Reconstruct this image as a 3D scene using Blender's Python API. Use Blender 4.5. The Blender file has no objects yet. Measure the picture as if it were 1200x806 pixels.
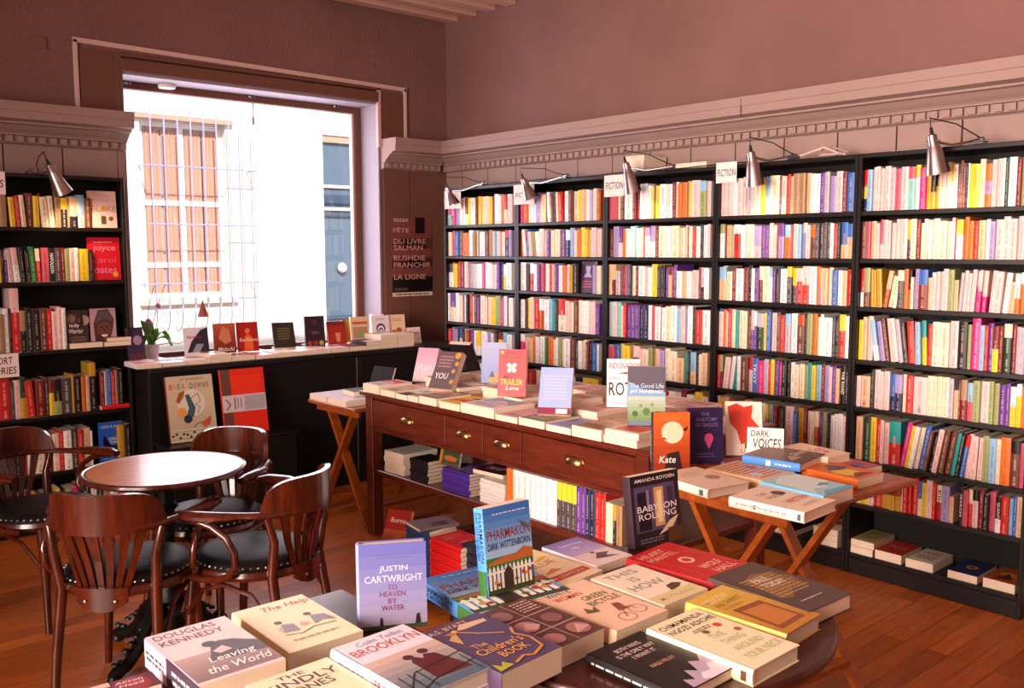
import bpy, math, random
from mathutils import Vector, Matrix
R=random.Random(7)
SC=bpy.context.scene; COL=SC.collection
PI=math.pi
def rad(a): return a*PI/180
# ---------------------------------------------------------------- camera model
F=1075.; YAW,PIT,ROL=rad(41.26),rad(-5.87),rad(-0.1)
CAM=Vector((0,0,1.56))
fw=Vector((math.sin(YAW)*math.cos(PIT),math.cos(YAW)*math.cos(PIT),math.sin(PIT)))
rt0=Vector((math.cos(YAW),-math.sin(YAW),0)); up0=rt0.cross(fw)
rt=rt0*math.cos(ROL)+up0*math.sin(ROL); up=-rt0*math.sin(ROL)+up0*math.cos(ROL)
def ray(x,y): return rt*((x-600)/F)-up*((y-403)/F)+fw
def onz(x,y,z): d=ray(x,y); return CAM+d*((z-CAM.z)/d.z)
def onx(x,y,X): d=ray(x,y); return CAM+d*(X/d.x)
def ony(x,y,Y): d=ray(x,y); return CAM+d*(Y/d.y)
def atD(x,y,D): d=ray(x,y); return CAM+d*(D/math.hypot(d.x,d.y))
cd=bpy.data.cameras.new('camera'); cam=bpy.data.objects.new('camera',cd); COL.objects.link(cam)
cd.sensor_width=36; cd.lens=F/1200*36; cd.clip_start=.05
cam.matrix_world=Matrix(((rt.x,up.x,-fw.x,0),(rt.y,up.y,-fw.y,0),(rt.z,up.z,-fw.z,CAM.z),(0,0,0,1)))
SC.camera=cam
# ---------------------------------------------------------------- materials
def lin(c): return c/12.92 if c<=.04045 else ((c+.055)/1.055)**2.4
def rgb(h): return tuple(lin(int(h[i:i+2],16)/255) for i in (0,2,4))+(1,)
def newmat(name):
    m=bpy.data.materials.new(name); m.use_nodes=True
    return m,m.node_tree.nodes,m.node_tree.links,m.node_tree.nodes['Principled BSDF']
_m={}
def pm(h,rough=.5,metal=0,spec=.4):
    k=(h,rough,metal)
    if k in _m: return _m[k]
    m,n,l,b=newmat('paint_'+h); b.inputs['Base Color'].default_value=rgb(h)
    b.inputs['Roughness'].default_value=rough; b.inputs['Metallic'].default_value=metal
    b.inputs['Specular IOR Level'].default_value=spec
    _m[k]=m; return m
def cov(h):   # printed cover stock
    return pm(h,.42)
def noisemat(name,h1,h2,scale=(1,1,1),ns=5,rough=.5,bump=0,bscale=60,spec=.4,detail=4,coat=0):
    m,n,l,b=newmat(name)
    tc=n.new('ShaderNodeTexCoord'); mp=n.new('ShaderNodeMapping'); mp.inputs['Scale'].default_value=scale
    no=n.new('ShaderNodeTexNoise'); no.inputs['Scale'].default_value=ns; no.inputs['Detail'].default_value=detail
    cr=n.new('ShaderNodeValToRGB'); cr.color_ramp.elements[0].color=rgb(h1); cr.color_ramp.elements[1].color=rgb(h2)
    cr.color_ramp.elements[0].position=.3; cr.color_ramp.elements[1].position=.7
    l.new(tc.outputs['Object'],mp.inputs[0]); l.new(mp.outputs[0],no.inputs['Vector']); l.new(no.outputs[0],cr.inputs[0]); l.new(cr.outputs[0],b.inputs['Base Color'])
    b.inputs['Roughness'].default_value=rough; b.inputs['Specular IOR Level'].default_value=spec
    if coat: b.inputs['Coat Weight'].default_value=coat; b.inputs['Coat Roughness'].default_value=.12
    if bump:
        n2=n.new('ShaderNodeTexNoise'); n2.inputs['Scale'].default_value=bscale; n2.inputs['Detail'].default_value=3
        bp=n.new('ShaderNodeBump'); bp.inputs['Strength'].default_value=bump; bp.inputs['Distance'].default_value=.01
        l.new(tc.outputs['Object'],n2.inputs['Vector']); l.new(n2.outputs[0],bp.inputs['Height']); l.new(bp.outputs[0],b.inputs['Normal'])
    return m
M=dict(
 plaster=noisemat('rough_plaster','805C56','8A655E',ns=2,rough=.9,bump=.75,bscale=62,spec=.2),
 paint=noisemat('taupe_paint','9C8078','A4887E',ns=1.5,rough=.6,spec=.3),
 paintd=noisemat('brown_paint','70493B','784E40',ns=1.5,rough=.6,spec=.3),
 trim=pm('D8B4AC',.5), white=pm('F4ECE8',.55), seam=pm('2A1A16',.8),
 reveal=pm('A094A0',.6),
 black=noisemat('black_wood','0F0B0A','17110F',scale=(1,1,8),ns=6,rough=.38,spec=.45),
 blackm=noisemat('black_panel','090706','100C0A',scale=(1,1,6),ns=4,rough=.6,spec=.3),
 chair=noisemat('chair_wood','2E0D05','521C0A',scale=(9,9,1.2),ns=5,rough=.24,spec=.5,coat=.5),
 desk=noisemat('desk_wood','501C0F','6C2A17',scale=(8,1.2,8),ns=5,rough=.34,spec=.5,coat=.25),
 fold=noisemat('folding_wood','8A3E12','A8541C',scale=(6,6,6),ns=4,rough=.36,coat=.2),
 cafe=noisemat('table_wood','B4642A','CC7E3C',scale=(2,14,2),ns=4,rough=.3,spec=.5,coat=.2),
 round=noisemat('dark_table','3A1510','4C1E16',scale=(3,12,3),ns=3,rough=.3,coat=.3),
 leather=noisemat('black_leather','0A0808','100D0E',ns=20,rough=.40,spec=.3,bump=.25,bscale=150),
 iron=pm('0B0A0B',.42,.3), alu=pm('B8A8A4',.3,1), brass=pm('C8A468',.28,1), steel=pm('9A9498',.3,1),
 nail=pm('B8B0AC',.3,1), cord=pm('1A1212',.5), page=noisemat('page_edges','E8D2B4','F2E0C6',scale=(1,1,60),ns=12,rough=.9,spec=.1),
 card=pm('F6E2DA',.7), ink=pm('1A1418',.7), pot=pm('E4D8E4',.3), leaf=pm('5C9A34',.4), stem=pm('5A5A30',.5), stem2=pm('8A5A70',.6), pink=pm('C868A8',.5),
 facade=noisemat('pale_facade','E8E0D4','F0E8DE',ns=1.5,rough=.9,bump=.2), stone=pm('D8C8B8',.8), bars=pm('A8A2C4',.5), wood_o=pm('B49480',.6), glassd=pm('A8B0BC',.2),
 curtain=pm('C4907A',.8), bluedoor=pm('56687A',.5), bluedark=pm('3A4C60',.4), asphalt=pm('A89C90',.9), ceil=pm('DCC4BC',.7), beam=pm('D2A898',.6),
)
# floor planks
m,n,l,b=newmat('plank_floor'); M['floor']=m
tc=n.new('ShaderNodeTexCoord'); bk=n.new('ShaderNodeTexBrick')
bk.inputs['Scale'].default_value=1; bk.inputs['Brick Width'].default_value=.7; bk.inputs['Row Height'].default_value=.085
bk.inputs['Mortar Size'].default_value=.0012; bk.inputs['Mortar Smooth'].default_value=.1; bk.offset=.37; bk.squash=1; bk.offset_frequency=3; bk.inputs['Bias'].default_value=-.1
bk.inputs['Color1'].default_value=rgb('C06628'); bk.inputs['Color2'].default_value=rgb('964A1A'); bk.inputs['Mortar'].default_value=rgb('54220C')
l.new(tc.outputs['Object'],bk.inputs['Vector'])
mp=n.new('ShaderNodeMapping'); mp.inputs['Scale'].default_value=(1.5,22,1); no=n.new('ShaderNodeTexNoise'); no.inputs['Scale'].default_value=3; no.inputs['Detail'].default_value=5
l.new(tc.outputs['Object'],mp.inputs[0]); l.new(mp.outputs[0],no.inputs['Vector'])
cr=n.new('ShaderNodeValToRGB'); cr.color_ramp.elements[0].color=(.6,.55,.5,1); cr.color_ramp.elements[1].color=(1.2,1.2,1.2,1); cr.color_ramp.elements[0].position=.3; cr.color_ramp.elements[1].position=.7
l.new(no.outputs[0],cr.inputs[0]); mx=n.new('ShaderNodeMix'); mx.data_type='RGBA'; mx.blend_type='MULTIPLY'; mx.inputs[0].default_value=.8
l.new(bk.outputs['Color'],mx.inputs[6]); l.new(cr.outputs[0],mx.inputs[7]); l.new(mx.outputs[2],b.inputs['Base Color'])
b.inputs['Roughness'].default_value=.36; b.inputs['Specular IOR Level'].default_value=.4
# glass
m,n,l,b=newmat('window_glass'); M['glass']=m; n.remove(b)
tr=n.new('ShaderNodeBsdfTransparent'); gl=n.new('ShaderNodeBsdfGlossy'); gl.inputs['Roughness'].default_value=.02
mxs=n.new('ShaderNodeMixShader'); mxs.inputs[0].default_value=.05; l.new(tr.outputs[0],mxs.inputs[1]); l.new(gl.outputs[0],mxs.inputs[2]); l.new(mxs.outputs[0],n['Material Output'].inputs[0])
# lit bulb
m,n,l,b=newmat('lit_bulb'); M['bulb']=m; b.inputs['Emission Color'].default_value=(1,.72,.42,1); b.inputs['Emission Strength'].default_value=12
# ---------------------------------------------------------------- mesh builder
class MB:
    def __init__(s): s.v=[];s.f=[];s.m=[];s.ms=[];s.sm=[]
    def mi(s,m):
        if m not in s.ms: s.ms.append(m)
        return s.ms.index(m)
    def add(s,vs,fs,m,sm=False):
        o=len(s.v); s.v+= [tuple(v) for v in vs]; i=s.mi(m)
        for f in fs: s.f.append(tuple(o+k for k in f)); s.m.append(i); s.sm.append(sm)
        return s
    def box(s,a,b,m,T=None,bev=0):
        x0,x1=sorted((a[0],b[0]));y0,y1=sorted((a[1],b[1]));z0,z1=sorted((a[2],b[2]))
        e=min(bev,(x1-x0)*.45,(y1-y0)*.45,(z1-z0)*.45)
        if e<=0:
            vs=[(x,y,z) for z in (z0,z1) for y in (y0,y1) for x in (x0,x1)]
            fs=[(0,2,3,1),(4,5,7,6),(0,1,5,4),(2,6,7,3),(0,4,6,2),(1,3,7,5)]
        else:
            vs=[];fs=[]
            def V(p): vs.append(p); return len(vs)-1
            X=(x0,x1);Y=(y0,y1);Z=(z0,z1);c={}
            for i in (0,1):
                for j in (0,1):
                    for k in (0,1):
                        sx=e if i==0 else -e; sy=e if j==0 else -e; sz=e if k==0 else -e
                        c[i,j,k,0]=V((X[i],Y[j]+sy,Z[k]+sz)); c[i,j,k,1]=V((X[i]+sx,Y[j],Z[k]+sz)); c[i,j,k,2]=V((X[i]+sx,Y[j]+sy,Z[k]))
                        fs.append((c[i,j,k,0],c[i,j,k,1],c[i,j,k,2]))
            for i in (0,1): fs.append((c[i,0,0,0],c[i,1,0,0],c[i,1,1,0],c[i,0,1,0]))
            for j in (0,1): fs.append((c[0,j,0,1],c[1,j,0,1],c[1,j,1,1],c[0,j,1,1]))
            for k in (0,1): fs.append((c[0,0,k,2],c[1,0,k,2],c[1,1,k,2],c[0,1,k,2]))
            for j in (0,1):
                for k in (0,1): fs.append((c[0,j,k,1],c[1,j,k,1],c[1,j,k,2],c[0,j,k,2]))
            for i in (0,1):
                for k in (0,1): fs.append((c[i,0,k,0],c[i,1,k,0],c[i,1,k,2],c[i,0,k,2]))
            for i in (0,1):
                for j in (0,1): fs.append((c[i,j,0,0],c[i,j,1,0],c[i,j,1,1],c[i,j,0,1]))
        if T: vs=[T@Vector(v) for v in vs]
        return s.add(vs,fs,m)
    def bar(s,p,q,w,h,m,upv=(0,0,1)):   # box beam between two points
        p=Vector(p);q=Vector(q);d=(q-p).normalized();u=Vector(upv)
        a=d.cross(u); 
        if a.length<1e-4: a=d.cross(Vector((1,0,0)))
        a.normalize(); c=a.cross(d)
        vs=[p+a*(i*w/2)+c*(j*h/2) for i,j in ((-1,-1),(1,-1),(1,1),(-1,1))]+[q+a*(i*w/2)+c*(j*h/2) for i,j in ((-1,-1),(1,-1),(1,1),(-1,1))]
        return s.add(vs,[(0,3,2,1),(4,5,6,7),(0,1,5,4),(1,2,6,5),(2,3,7,6),(3,0,4,7)],m)
    def tube(s,pts,r,m,n=8,sec=None,upv=None,T=None):   # round (or elliptical) sweep; r number or list; sec=(a,b) ellipse
        P=[Vector(p) for p in pts]; N=len(P); rs=r if isinstance(r,(list,tuple)) else [r]*N
        vs=[];fs=[];pa=None
        for i,p in enumerate(P):
            d=(P[min(i+1,N-1)]-P[max(i-1,0)]).normalized()
            if upv is not None: a=d.cross(Vector(upv)); 
            elif pa is None: a=d.cross(Vector((0,0,1))) if abs(d.z)<.9 else d.cross(Vector((1,0,0)))
            else: a=pa-d*pa.dot(d)
            if a.length<1e-5: a=pa if pa is not None else Vector((1,0,0))
            a=a.normalized(); pa=a; c=a.cross(d).normalized()
            ea,eb=sec if sec else (1,1)
            for k in range(n):
                t=2*PI*k/n+ (PI/n); vs.append(p+a*(rs[i]*ea*math.cos(t))+c*(rs[i]*eb*math.sin(t)))
        for i in range(N-1):
            for k in range(n): fs.append((i*n+k,i*n+(k+1)%n,(i+1)*n+(k+1)%n,(i+1)*n+k))
        fs.append(tuple(range(n))[::-1]); fs.append(tuple(range((N-1)*n,N*n)))
        if T: vs=[T@v for v in vs]
        return s.add(vs,fs,m,True)
    def lathe(s,prof,m,c=(0,0,0),n=24,T=None,cap=True):
        vs=[];fs=[]
        for r,z in prof:
            for k in range(n):
                t=2*PI*k/n; vs.append(Vector((c[0]+r*math.cos(t),c[1]+r*math.sin(t),c[2]+z)))
        for i in range(len(prof)-1):
            for k in range(n): fs.append((i*n+k,i*n+(k+1)%n,(i+1)*n+(k+1)%n,(i+1)*n+k))
        if cap: fs.append(tuple(range(n))[::-1]); fs.append(tuple(range((len(prof)-1)*n,len(prof)*n)))
        if T: vs=[T@v for v in vs]
        return s.add(vs,fs,m,True)
    def prism(s,pts,a,b,axis,m):  # extrude 2d profile along axis 0/1 between a and b; profile = (other horizontal, z) ; axis 2: profile=(x,y)
        n=len(pts);vs=[]
        for t in (a,b):
            for u,v in pts: vs.append((t,u,v) if axis==0 else ((u,t,v) if axis==1 else (u,v,t)))
        fs=[tuple(range(n)),tuple(range(n,2*n))[::-1]]+[(i,(i+1)%n,n+(i+1)%n,n+i) for i in range(n)]
        return s.add(vs,fs,m)
    def build(s,name,parent=None,T=None):
        me=bpy.data.meshes.new(name); me.from_pydata(s.v,[],s.f)
        for m in s.ms: me.materials.append(m)
        me.polygons.foreach_set('material_index',s.m); me.polygons.foreach_set('use_smooth',s.sm); me.validate()
        if any(s.sm):
            try: me.set_sharp_from_angle(angle=rad(40))
            except Exception: pass
        o=bpy.data.objects.new(name,me); COL.objects.link(o)
        if T is not None: o.matrix_world=T
        if parent: o.parent=parent
        return o
def fixn(o):   # consistent outward normals
    import bmesh
    bm=bmesh.new(); bm.from_mesh(o.data); bmesh.ops.recalc_face_normals(bm,faces=bm.faces); bm.to_mesh(o.data); bm.free(); return o
def tag(o,label,cat,group=None,kind=None):
    if label: o['label']=label
    if cat: o['category']=cat
    if group: o['group']=group
    if kind: o['kind']=kind
    return o
def thing(name,label,cat,loc=(0,0,0),rz=0,group=None):
    o=bpy.data.objects.new(name,None); COL.objects.link(o); o.location=loc; o.rotation_euler=(0,0,rz); o.empty_display_size=.05
    return tag(o,label,cat,group)
def struct(mb,name): o=fixn(mb.build(name)); o['kind']='structure'; return o
# text
_t={}
def textmesh(s):
    if s in _t: return _t[s]
    cu=bpy.data.curves.new('txt','FONT'); cu.body=s; cu.size=1; cu.resolution_u=2; cu.offset=.007
    ob=bpy.data.objects.new('txt',cu); me=ob.to_mesh()
    vs=[(v.co.x,v.co.y) for v in me.vertices]; fs=[tuple(p.vertices) for p in me.polygons]
    ob.to_mesh_clear(); bpy.data.objects.remove(ob); bpy.data.curves.remove(cu)
    x0=min(v[0] for v in vs);x1=max(v[0] for v in vs);y0=min(v[1] for v in vs);y1=max(v[1] for v in vs)
    _t[s]=([((x-x0)/(x1-x0),(y-y0)/(y1-y0)) for x,y in vs],fs,(x1-x0)/(y1-y0)); return _t[s]
def put_text(mb,s,O,U,V,w,h,m,slant=0):   # fills box w x h (w=None natural) from origin O along unit U, V
    vs,fs,asp=textmesh(s)
    if w is None: w=h*asp
    mb.add([O+U*(x*w+y*h*slant)+V*(y*h) for x,y in vs],fs,m)
def draw(mb,art,O,U,V,N,w,h):
    """print art on a w x h rectangle; coordinates 0..1"""
    k=0
    for a in art:
        k+=1; o=O+N*(.00025+.00012*k)
        def P(x,y): return o+U*(x*w)+V*(y*h)
        c=a[0]
        if c=='r': _,x0,y0,x1,y1,col=a; mb.add([P(x0,y0),P(x1,y0),P(x1,y1),P(x0,y1)],[(0,1,2,3)],cov(col))
        elif c=='g':
            _,x0,y0,x1,y1,c0,c1=a; n=7
            A=[int(c0[i:i+2],16) for i in (0,2,4)];B=[int(c1[i:i+2],16) for i in (0,2,4)]
            for j in range(n):
                t=(j+.5)/n; col='%02X%02X%02X'%tuple(int(A[i]+(B[i]-A[i])*t) for i in range(3))
                ya=y0+(y1-y0)*j/n; yb=y0+(y1-y0)*(j+1)/n
                mb.add([P(x0,ya),P(x1,ya),P(x1,yb),P(x0,yb)],[(0,1,2,3)],cov(col))
        elif c=='t':
            _,s,x0,y0,x1,y1,col=a[:7]; put_text(mb,s,P(x0,y0),U,V,(x1-x0)*w,(y1-y0)*h,cov(col),a[7] if len(a)>7 else 0)
        elif c=='c':
            _,x,y,r,col=a[:5]; ry=a[5] if len(a)>5 else r*w/h
            mb.add([P(x+r*math.cos(t*PI/8),y+ry*math.sin(t*PI/8)) for t in range(16)],[tuple(range(16))],cov(col))
        elif c=='p': _,pts,col=a; mb.add([P(x,y) for x,y in pts],[tuple(range(len(pts)))],cov(col))
        elif c=='l':   # thin line strip
            _,pts,th,col=a
            for (xa,ya),(xb,yb) in zip(pts,pts[1:]):
                dx,dy=(xb-xa)*w,(yb-ya)*h; L=math.hypot(dx,dy) or 1; nx,ny=-dy/L*th/2,dx/L*th/2
                p0=P(xa,ya);p1=P(xb,yb);q=U*nx+V*ny
                mb.add([p0-q,p1-q,p1+q,p0+q],[(0,1,2,3)],cov(col))
        elif c=='lines':   # block of illegible small print
            _,x0,y0,x1,y1,nl,col=a
            rr=random.Random(int(x0*99+y0*977+nl))
            for j in range(nl):
                yy=y0+(y1-y0)*(j+.5)/nl; hh=(y1-y0)/nl*.22; x=x0+rr.random()*.08*(x1-x0); xe=x1-rr.random()*.15*(x1-x0)
                while x<xe:
                    ww=min((.03+rr.random()*.07),xe-x); mb.add([P(x,yy-hh),P(x+ww,yy-hh),P(x+ww,yy+hh),P(x,yy+hh)],[(0,1,2,3)],cov(col)); x+=ww+.02
# ---------------------------------------------------------------- books lying or standing face-on
I3=Matrix.Identity(4)
def book(label,T,w,h,t,cover,art=(),hard=False,spine=None,sart=(),name='book',group=None,backart=(),cat='book',tilt_w=0):
    """local frame: x 0..w (spine at x=0), y 0..h (head at y=h), z 0..t front cover on top"""
    c=cov(cover); sc=cov(spine or cover); bt=.0022 if hard else .0009; ov=.003 if hard else 0
    mb=MB(); 
    mb.box((0,0,t-bt),(w,h,t),c); mb.box((0,0,0),(w,h,bt),c)
    # rounded spine
    b_=.005 if hard else .0015
    pr=[(0,0),(-b_*.7,t*.2),(-b_,t*.5),(-b_*.7,t*.8),(0,t),(bt,t),(bt,0)]
    mb.prism([(p[0],p[1]) for p in pr],0,h,1,sc)
    X,Y,Z=Vector((1,0,0)),Vector((0,1,0)),Vector((0,0,1))
    draw(mb,art,Vector((0,0,t)),X,Y,Z,w,h)
    if sart: draw(mb,sart,Vector((-b_,h,t*.04)),-Y,Z,-X,h,t*.92)
    if backart: draw(mb,backart,Vector((w,0,0)),-X,Y,-Z,w,h)
    o=mb.build(name,T=T); tag(o,label,cat,group)
    pb=MB(); pb.box((bt,ov,bt),(w-ov,h-ov,t-bt),M['page']); p=pb.build('page_block'); p.parent=o
    return o
def flat(label,A,B,C,zb,t,cover,art=(),k=.985,group=None,**kw):
    """A head-left, B head-right, C foot-right corner of the front cover as seen in the photo"""
    zt=zb+t; a,b,c=onz(*A,zt),onz(*B,zt),onz(*C,zt)
    ux=(b-a); vy=(b-c); w=ux.length; 
    ua=ux.normalized(); va=vy.normalized(); va2=Vector((va.y,-va.x,0)); U=(ua+va2*1.3).normalized(); V=Vector((-U.y,U.x,0))
    h=vy.dot(V)*k; w*=k; ctr=(a+c)/2; O=ctr-U*w/2-V*h/2; O.z=zb+.0004
    T=Matrix(((U.x,V.x,0,O.x),(U.y,V.y,0,O.y),(0,0,1,O.z),(0,0,0,1)))
    return book(label,T,w,h,t,cover,art,group=group,**kw)
def stand(label,BL,BR,TL,zb,t,tilt,cover,art=(),hmax=.26,group=None,w=None,**kw):
    a,b=onz(*BL,zb),onz(*BR,zb); U=(b-a).normalized(); U.z=0; U.normalize(); W=w or (b-a).length
    D=math.hypot(a.x,a.y); top=atD(*TL,D+math.sin(rad(tilt))*.18); h=min(hmax,(top.z-zb)/math.cos(rad(tilt)))
    Nn=Vector((U.y,-U.x,0))              # toward viewer
    if Nn.dot(Vector((-a.x,-a.y,0)))<0: Nn=-Nn
    ct,st=math.cos(rad(tilt)),math.sin(rad(tilt))
    V=Vector((0,0,1))*ct-Nn*st; Z=Nn*ct+Vector((0,0,1))*st
    O=a-Z*t; O.z+=t*st - min(0,0)+.0006
    O.z=zb+.0006 + (0 if st<0 else 0)
    T=Matrix(((U.x,V.x,Z.x,O.x),(U.y,V.y,Z.y,O.y),(U.z,V.z,Z.z,O.z),(0,0,0,1)))
    return book(label,T,W,h,t,cover,art,group=group,**kw)
exec_parts=[]
# ================================================================ SETTING
XW,YW,ZC=4.35,5.713,3.25          # right wall, window wall, ceiling
XL,YB=-2.6,-2.2
b_=MB(); b_.box((XL,YB,-.05),(XW+.2,YW+.35,0),M['floor']); struct(b_,'floor')
c_=MB(); c_.box((XL,YB,ZC+.12),(XW+.2,YW+.35,ZC+.2),M['ceil']); struct(c_,'ceiling')
for i in range(18):
    y=YW-.06-i*.215
    q=MB(); q.box((XL,y-.1,ZC),(XW,y,ZC+.119),M['beam'],bev=.006); struct(q,'ceiling_beam')
WX0,WX1,WZ0,WZ1=1.93,3.735,.80,2.60    # window opening
w=MB()
for a,b in (((XL,0),(WX0,ZC+.12)),((WX1,0),(XW+.2,ZC+.12)),((WX0,0),(WX1,WZ0)),((WX0,WZ1+.12),(WX1,ZC+.12))):
    w.box((a[0],YW,a[1]),(b[0],YW+.33,b[1]),M['plaster'])
struct(w,'wall_back')
w=MB(); w.box((XW,YB,0),(XW+.2,YW,ZC+.12),M['plaster']); struct(w,'wall_right')
w=MB(); w.box((XL,YB-.15,0),(XW+.2,YB,ZC+.12),M['paint']); struct(w,'wall_front')
# left wall of the shop: piers between tall shop windows (behind the camera's left)
w=MB()
for y0,y1 in ((YB,-.2),(1.15,1.45),(2.8,YW)): w.box((XL-.2,y0,0),(XL,y1,ZC+.12),M['paint'])
w.box((XL-.2,-.2,2.7),(XL,2.8,ZC+.12),M['paint']); w.box((XL-.2,-.2,0),(XL,2.8,.35),M['paint'])
struct(w,'wall_left')
# reveal lining, sill, lintel
w=MB(); w.box((WX1-.012,YW-.005,.8),(WX1,YW+.33,2.62),M['reveal']); w.box((WX0,YW-.005,.8),(WX0+.012,YW+.33,2.6),M['reveal'])
w.box((WX0,YW+.0,2.60),(WX1,YW+.33,2.62),M['reveal']); w.box((WX0,YW-.05,.80),(WX1,YW+.33,.872),M['blackm']); struct(w,'trim_1')
w=MB(); w.box((1.70,YW-.012,2.345),(1.93,YW,2.72),M['paintd']); w.box((3.74,YW-.012,2.345),(3.945,YW,2.70),M['paintd'])
w.box((1.9,YW-.02,2.34),(1.935,YW+.01,2.72),M['paintd'],bev=.004); w.box((3.715,YW-.022,2.3),(3.745,YW+.01,2.70),M['trim'],bev=.004)
w.box((1.93,YW-.03,2.615),(3.72,YW+.12,2.690),M['paintd'],bev=.006); w.box((1.93,YW-.02,2.70),(3.72,YW+.05,2.722),M['paintd'],bev=.004); struct(w,'trim_2')
w=MB()
for a,b in (((1.667,2.34),(1.692,2.762)),((3.945,2.34),(3.97,2.737))): w.box((a[0],YW-.022,a[1]),(b[0],YW,b[1]),M['trim'],bev=.003)
w.prism([(1.667,2.745),(3.97,2.715),(3.97,2.742),(1.667,2.772)],0,1,1,M['trim']); w.v=[(x,(YW-.022 if y==0 else (YW if y==1 else y)),z) for x,y,z in w.v]; struct(w,'trim_3')
# window frame and pane
YG=YW+.22
w=MB(); w.box((1.94,YG,2.555),(3.724,YG+.06,2.61),M['paintd'],bev=.005); w.box((3.665,YG,.86),(3.724,YG+.06,2.556),M['paintd'],bev=.005); w.box((1.942,YG,.86),(1.975,YG+.06,2.556),M['paintd'],bev=.005); w.box((1.94,YG,.865),(3.724,YG+.06,.90),M['paintd'],bev=.004)
w.box((3.65,YG+.01,.9),(3.666,YG+.05,2.556),M['trim'])
fr=struct(w,'window_1')
g=MB(); g.box((1.97,YG+.028,.9),(3.67,YG+.034,2.556),M['glass']); gp=g.build('window_pane'); gp.parent=fr
hw=MB()
for x in (2.03,2.85,3.5): hw.lathe([(.0,0),(.012,.002),(.014,.012),(.006,.02)],M['steel'],T=Matrix.Translation((x,YG-.002,2.59))@Matrix.Rotation(PI/2,4,'X'),n=10); hw.box((x+.018,YG-.015,2.58),(x+.034,YG,2.596),M['steel'])
h_=hw.build('frame_bolt'); h_.parent=fr
lt=MB(); lt.lathe([(0,0),(.05,0),(.055,.012),(.05,.026),(0,.03)],M['white'],T=Matrix.Translation((2.27,YW+.17,2.575)),n=20); tag(lt.build('smoke_detector'),'small round white fitting under the window lintel, left end','detector')
w=MB(); w.tube([(2.86,YG-.02,2.56),(2.862,YG-.025,2.5),(2.86,YG-.02,2.44)],.004,M['steel']); w.lathe([(0,0),(.008,.005),(.008,.05),(0,.055)],M['steel'],T=Matrix.Translation((2.86,YG-.02,2.40)),n=8); tag(w.build('blind_pull'),'short hanging pull cord at the top middle of the window','cord')
# cornices
def cornice_pts(z=2.355): # (out,z) profile, out = distance from wall
    return [(0,z),(.205,z),(.205,z-.045),(.2,z-.05),(.2,z-.09),(.15,z-.10),(.15,z-.11),(.125,z-.114),(.10,z-.134),(.075,z-.150),(.068,z-.158),(.068,z-.163),(.05,z-.166),(.05,z-.203),(.035,z-.206),(.02,z-.214),(0,z-.217)]
w=MB(); P=cornice_pts()
w.prism([(XW-o,z) for o,z in P],YB,YW,1,M['paint'])
k=YB+.1
dn=MB()
i=0
while k<YW-.23:
    w.box((XW-.068,k,2.355-.200),(XW-.045,k+.034,2.355-.168),M['paint']); k+=.056
for y in (2.9,.2): w.box((XW-.2065,y,2.25),(XW-.2,y+.004,2.345),M['paintd'])
struct(w,'trim_4')
for x0,x1 in ((XL,1.93),(3.74,XW-.1)):
    w=MB(); w.prism([(YW-o,z) for o,z in P],x0,x1,0,M['paint'] if 1 else 0); k=x0+.02
    while k<x1-.06: w.box((k,YW-.068,2.355-.200),(k+.034,YW-.045,2.355-.168),M['paint']); k+=.056
    struct(w,'trim_5')
# tongue-and-groove panelling under the cornice
w=MB(); y=YW-.01
edges=[5.494-.305*i for i in range(0,26)]
ys=[YW]+edges
for a,b in zip(ys,ys[1:]): w.box((XW-.028,b+.004,0),(XW,a-.004,2.142),M['paint'])
w.box((XW-.02,YB,0),(XW-.001,YW,2.135),M['seam']); struct(w,'wall_panel')
w=MB()
xs=[3.75,3.98,XW-.02]
for a,b in zip(xs,xs[1:]): w.box((a+.003,YW-.028,0),(b-.003,YW,2.142),M['paintd'])
xs=[1.885-.305*i for i in range(0,14)]; w.box((1.885,YW-.03,0),(1.925,YW,2.142),M['paint'])
for a,b in zip(xs,xs[1:]): w.box((b+.004,YW-.028,0),(a-.004,YW,2.142),M['paint'])
w.box((XL,YW-.02,0),(1.92,YW-.001,2.135),M['seam']); w.box((3.755,YW-.02,0),(XW,YW-.001,2.135),M['seam']); struct(w,'wall_panel')
w=MB(); w.box((1.45,YW-.008,2.68),(1.535,YW+.0,2.755),M['plaster'],bev=.004); w.box((1.458,YW-.012,2.688),(1.527,YW-.008,2.747),M['plaster'],bev=.003); tag(w.build('junction_cover'),'small square painted-over cover plate high on the window wall','cover plate')
# poster
px0,px1,pz0,pz1=3.81,4.175,1.215,1.80
T=Matrix(((1,0,0,px0),(0,0,-1,YW-.029),(0,1,0,pz0),(0,0,0,1)))
po=MB(); pw,ph=px1-px0,pz1-pz0; po.box((0,0,0),(pw,ph,.003),cov('8A4A40'))
art=[('r',0,.05,1,1,'7C443C'),('r',.58,.8,.82,1,'1C0E0C'),('r',0,.6,1,.74,'5E302A'),('r',.2,.61,.85,.73,'2A1614'),('r',0,.36,1,.49,'4A2620'),('r',.3,.36,.75,.49,'1E1010'),('r',0,.05,1,.25,'120B0B'),('r',0,0,1,.05,'EED2B8'),('lines',.04,.005,.96,.045,1,'4A3028'),('lines',.04,.94,.42,.985,2,'E8C8B8'),('lines',.04,.07,.4,.11,2,'8A6A60')]
for s,y,x1 in (('FÊTE',.81,.42),('DU LIVRE',.665,.84),('SALMAN',.585,.76),('RUSHDIE',.455,.82),('FRANCHIR',.365,.96),('LA LIGNE',.215,.82)): art.append(('t',s,.04,y,x1,y+.065,'D8A090'))
draw(po,art,Vector((0,0,.003)),Vector((1,0,0)),Vector((0,1,0)),Vector((0,0,1)),pw,ph)
tag(po.build('poster',T=T),'dark brown festival poster with thin pink capitals beside the window','poster')
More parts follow.
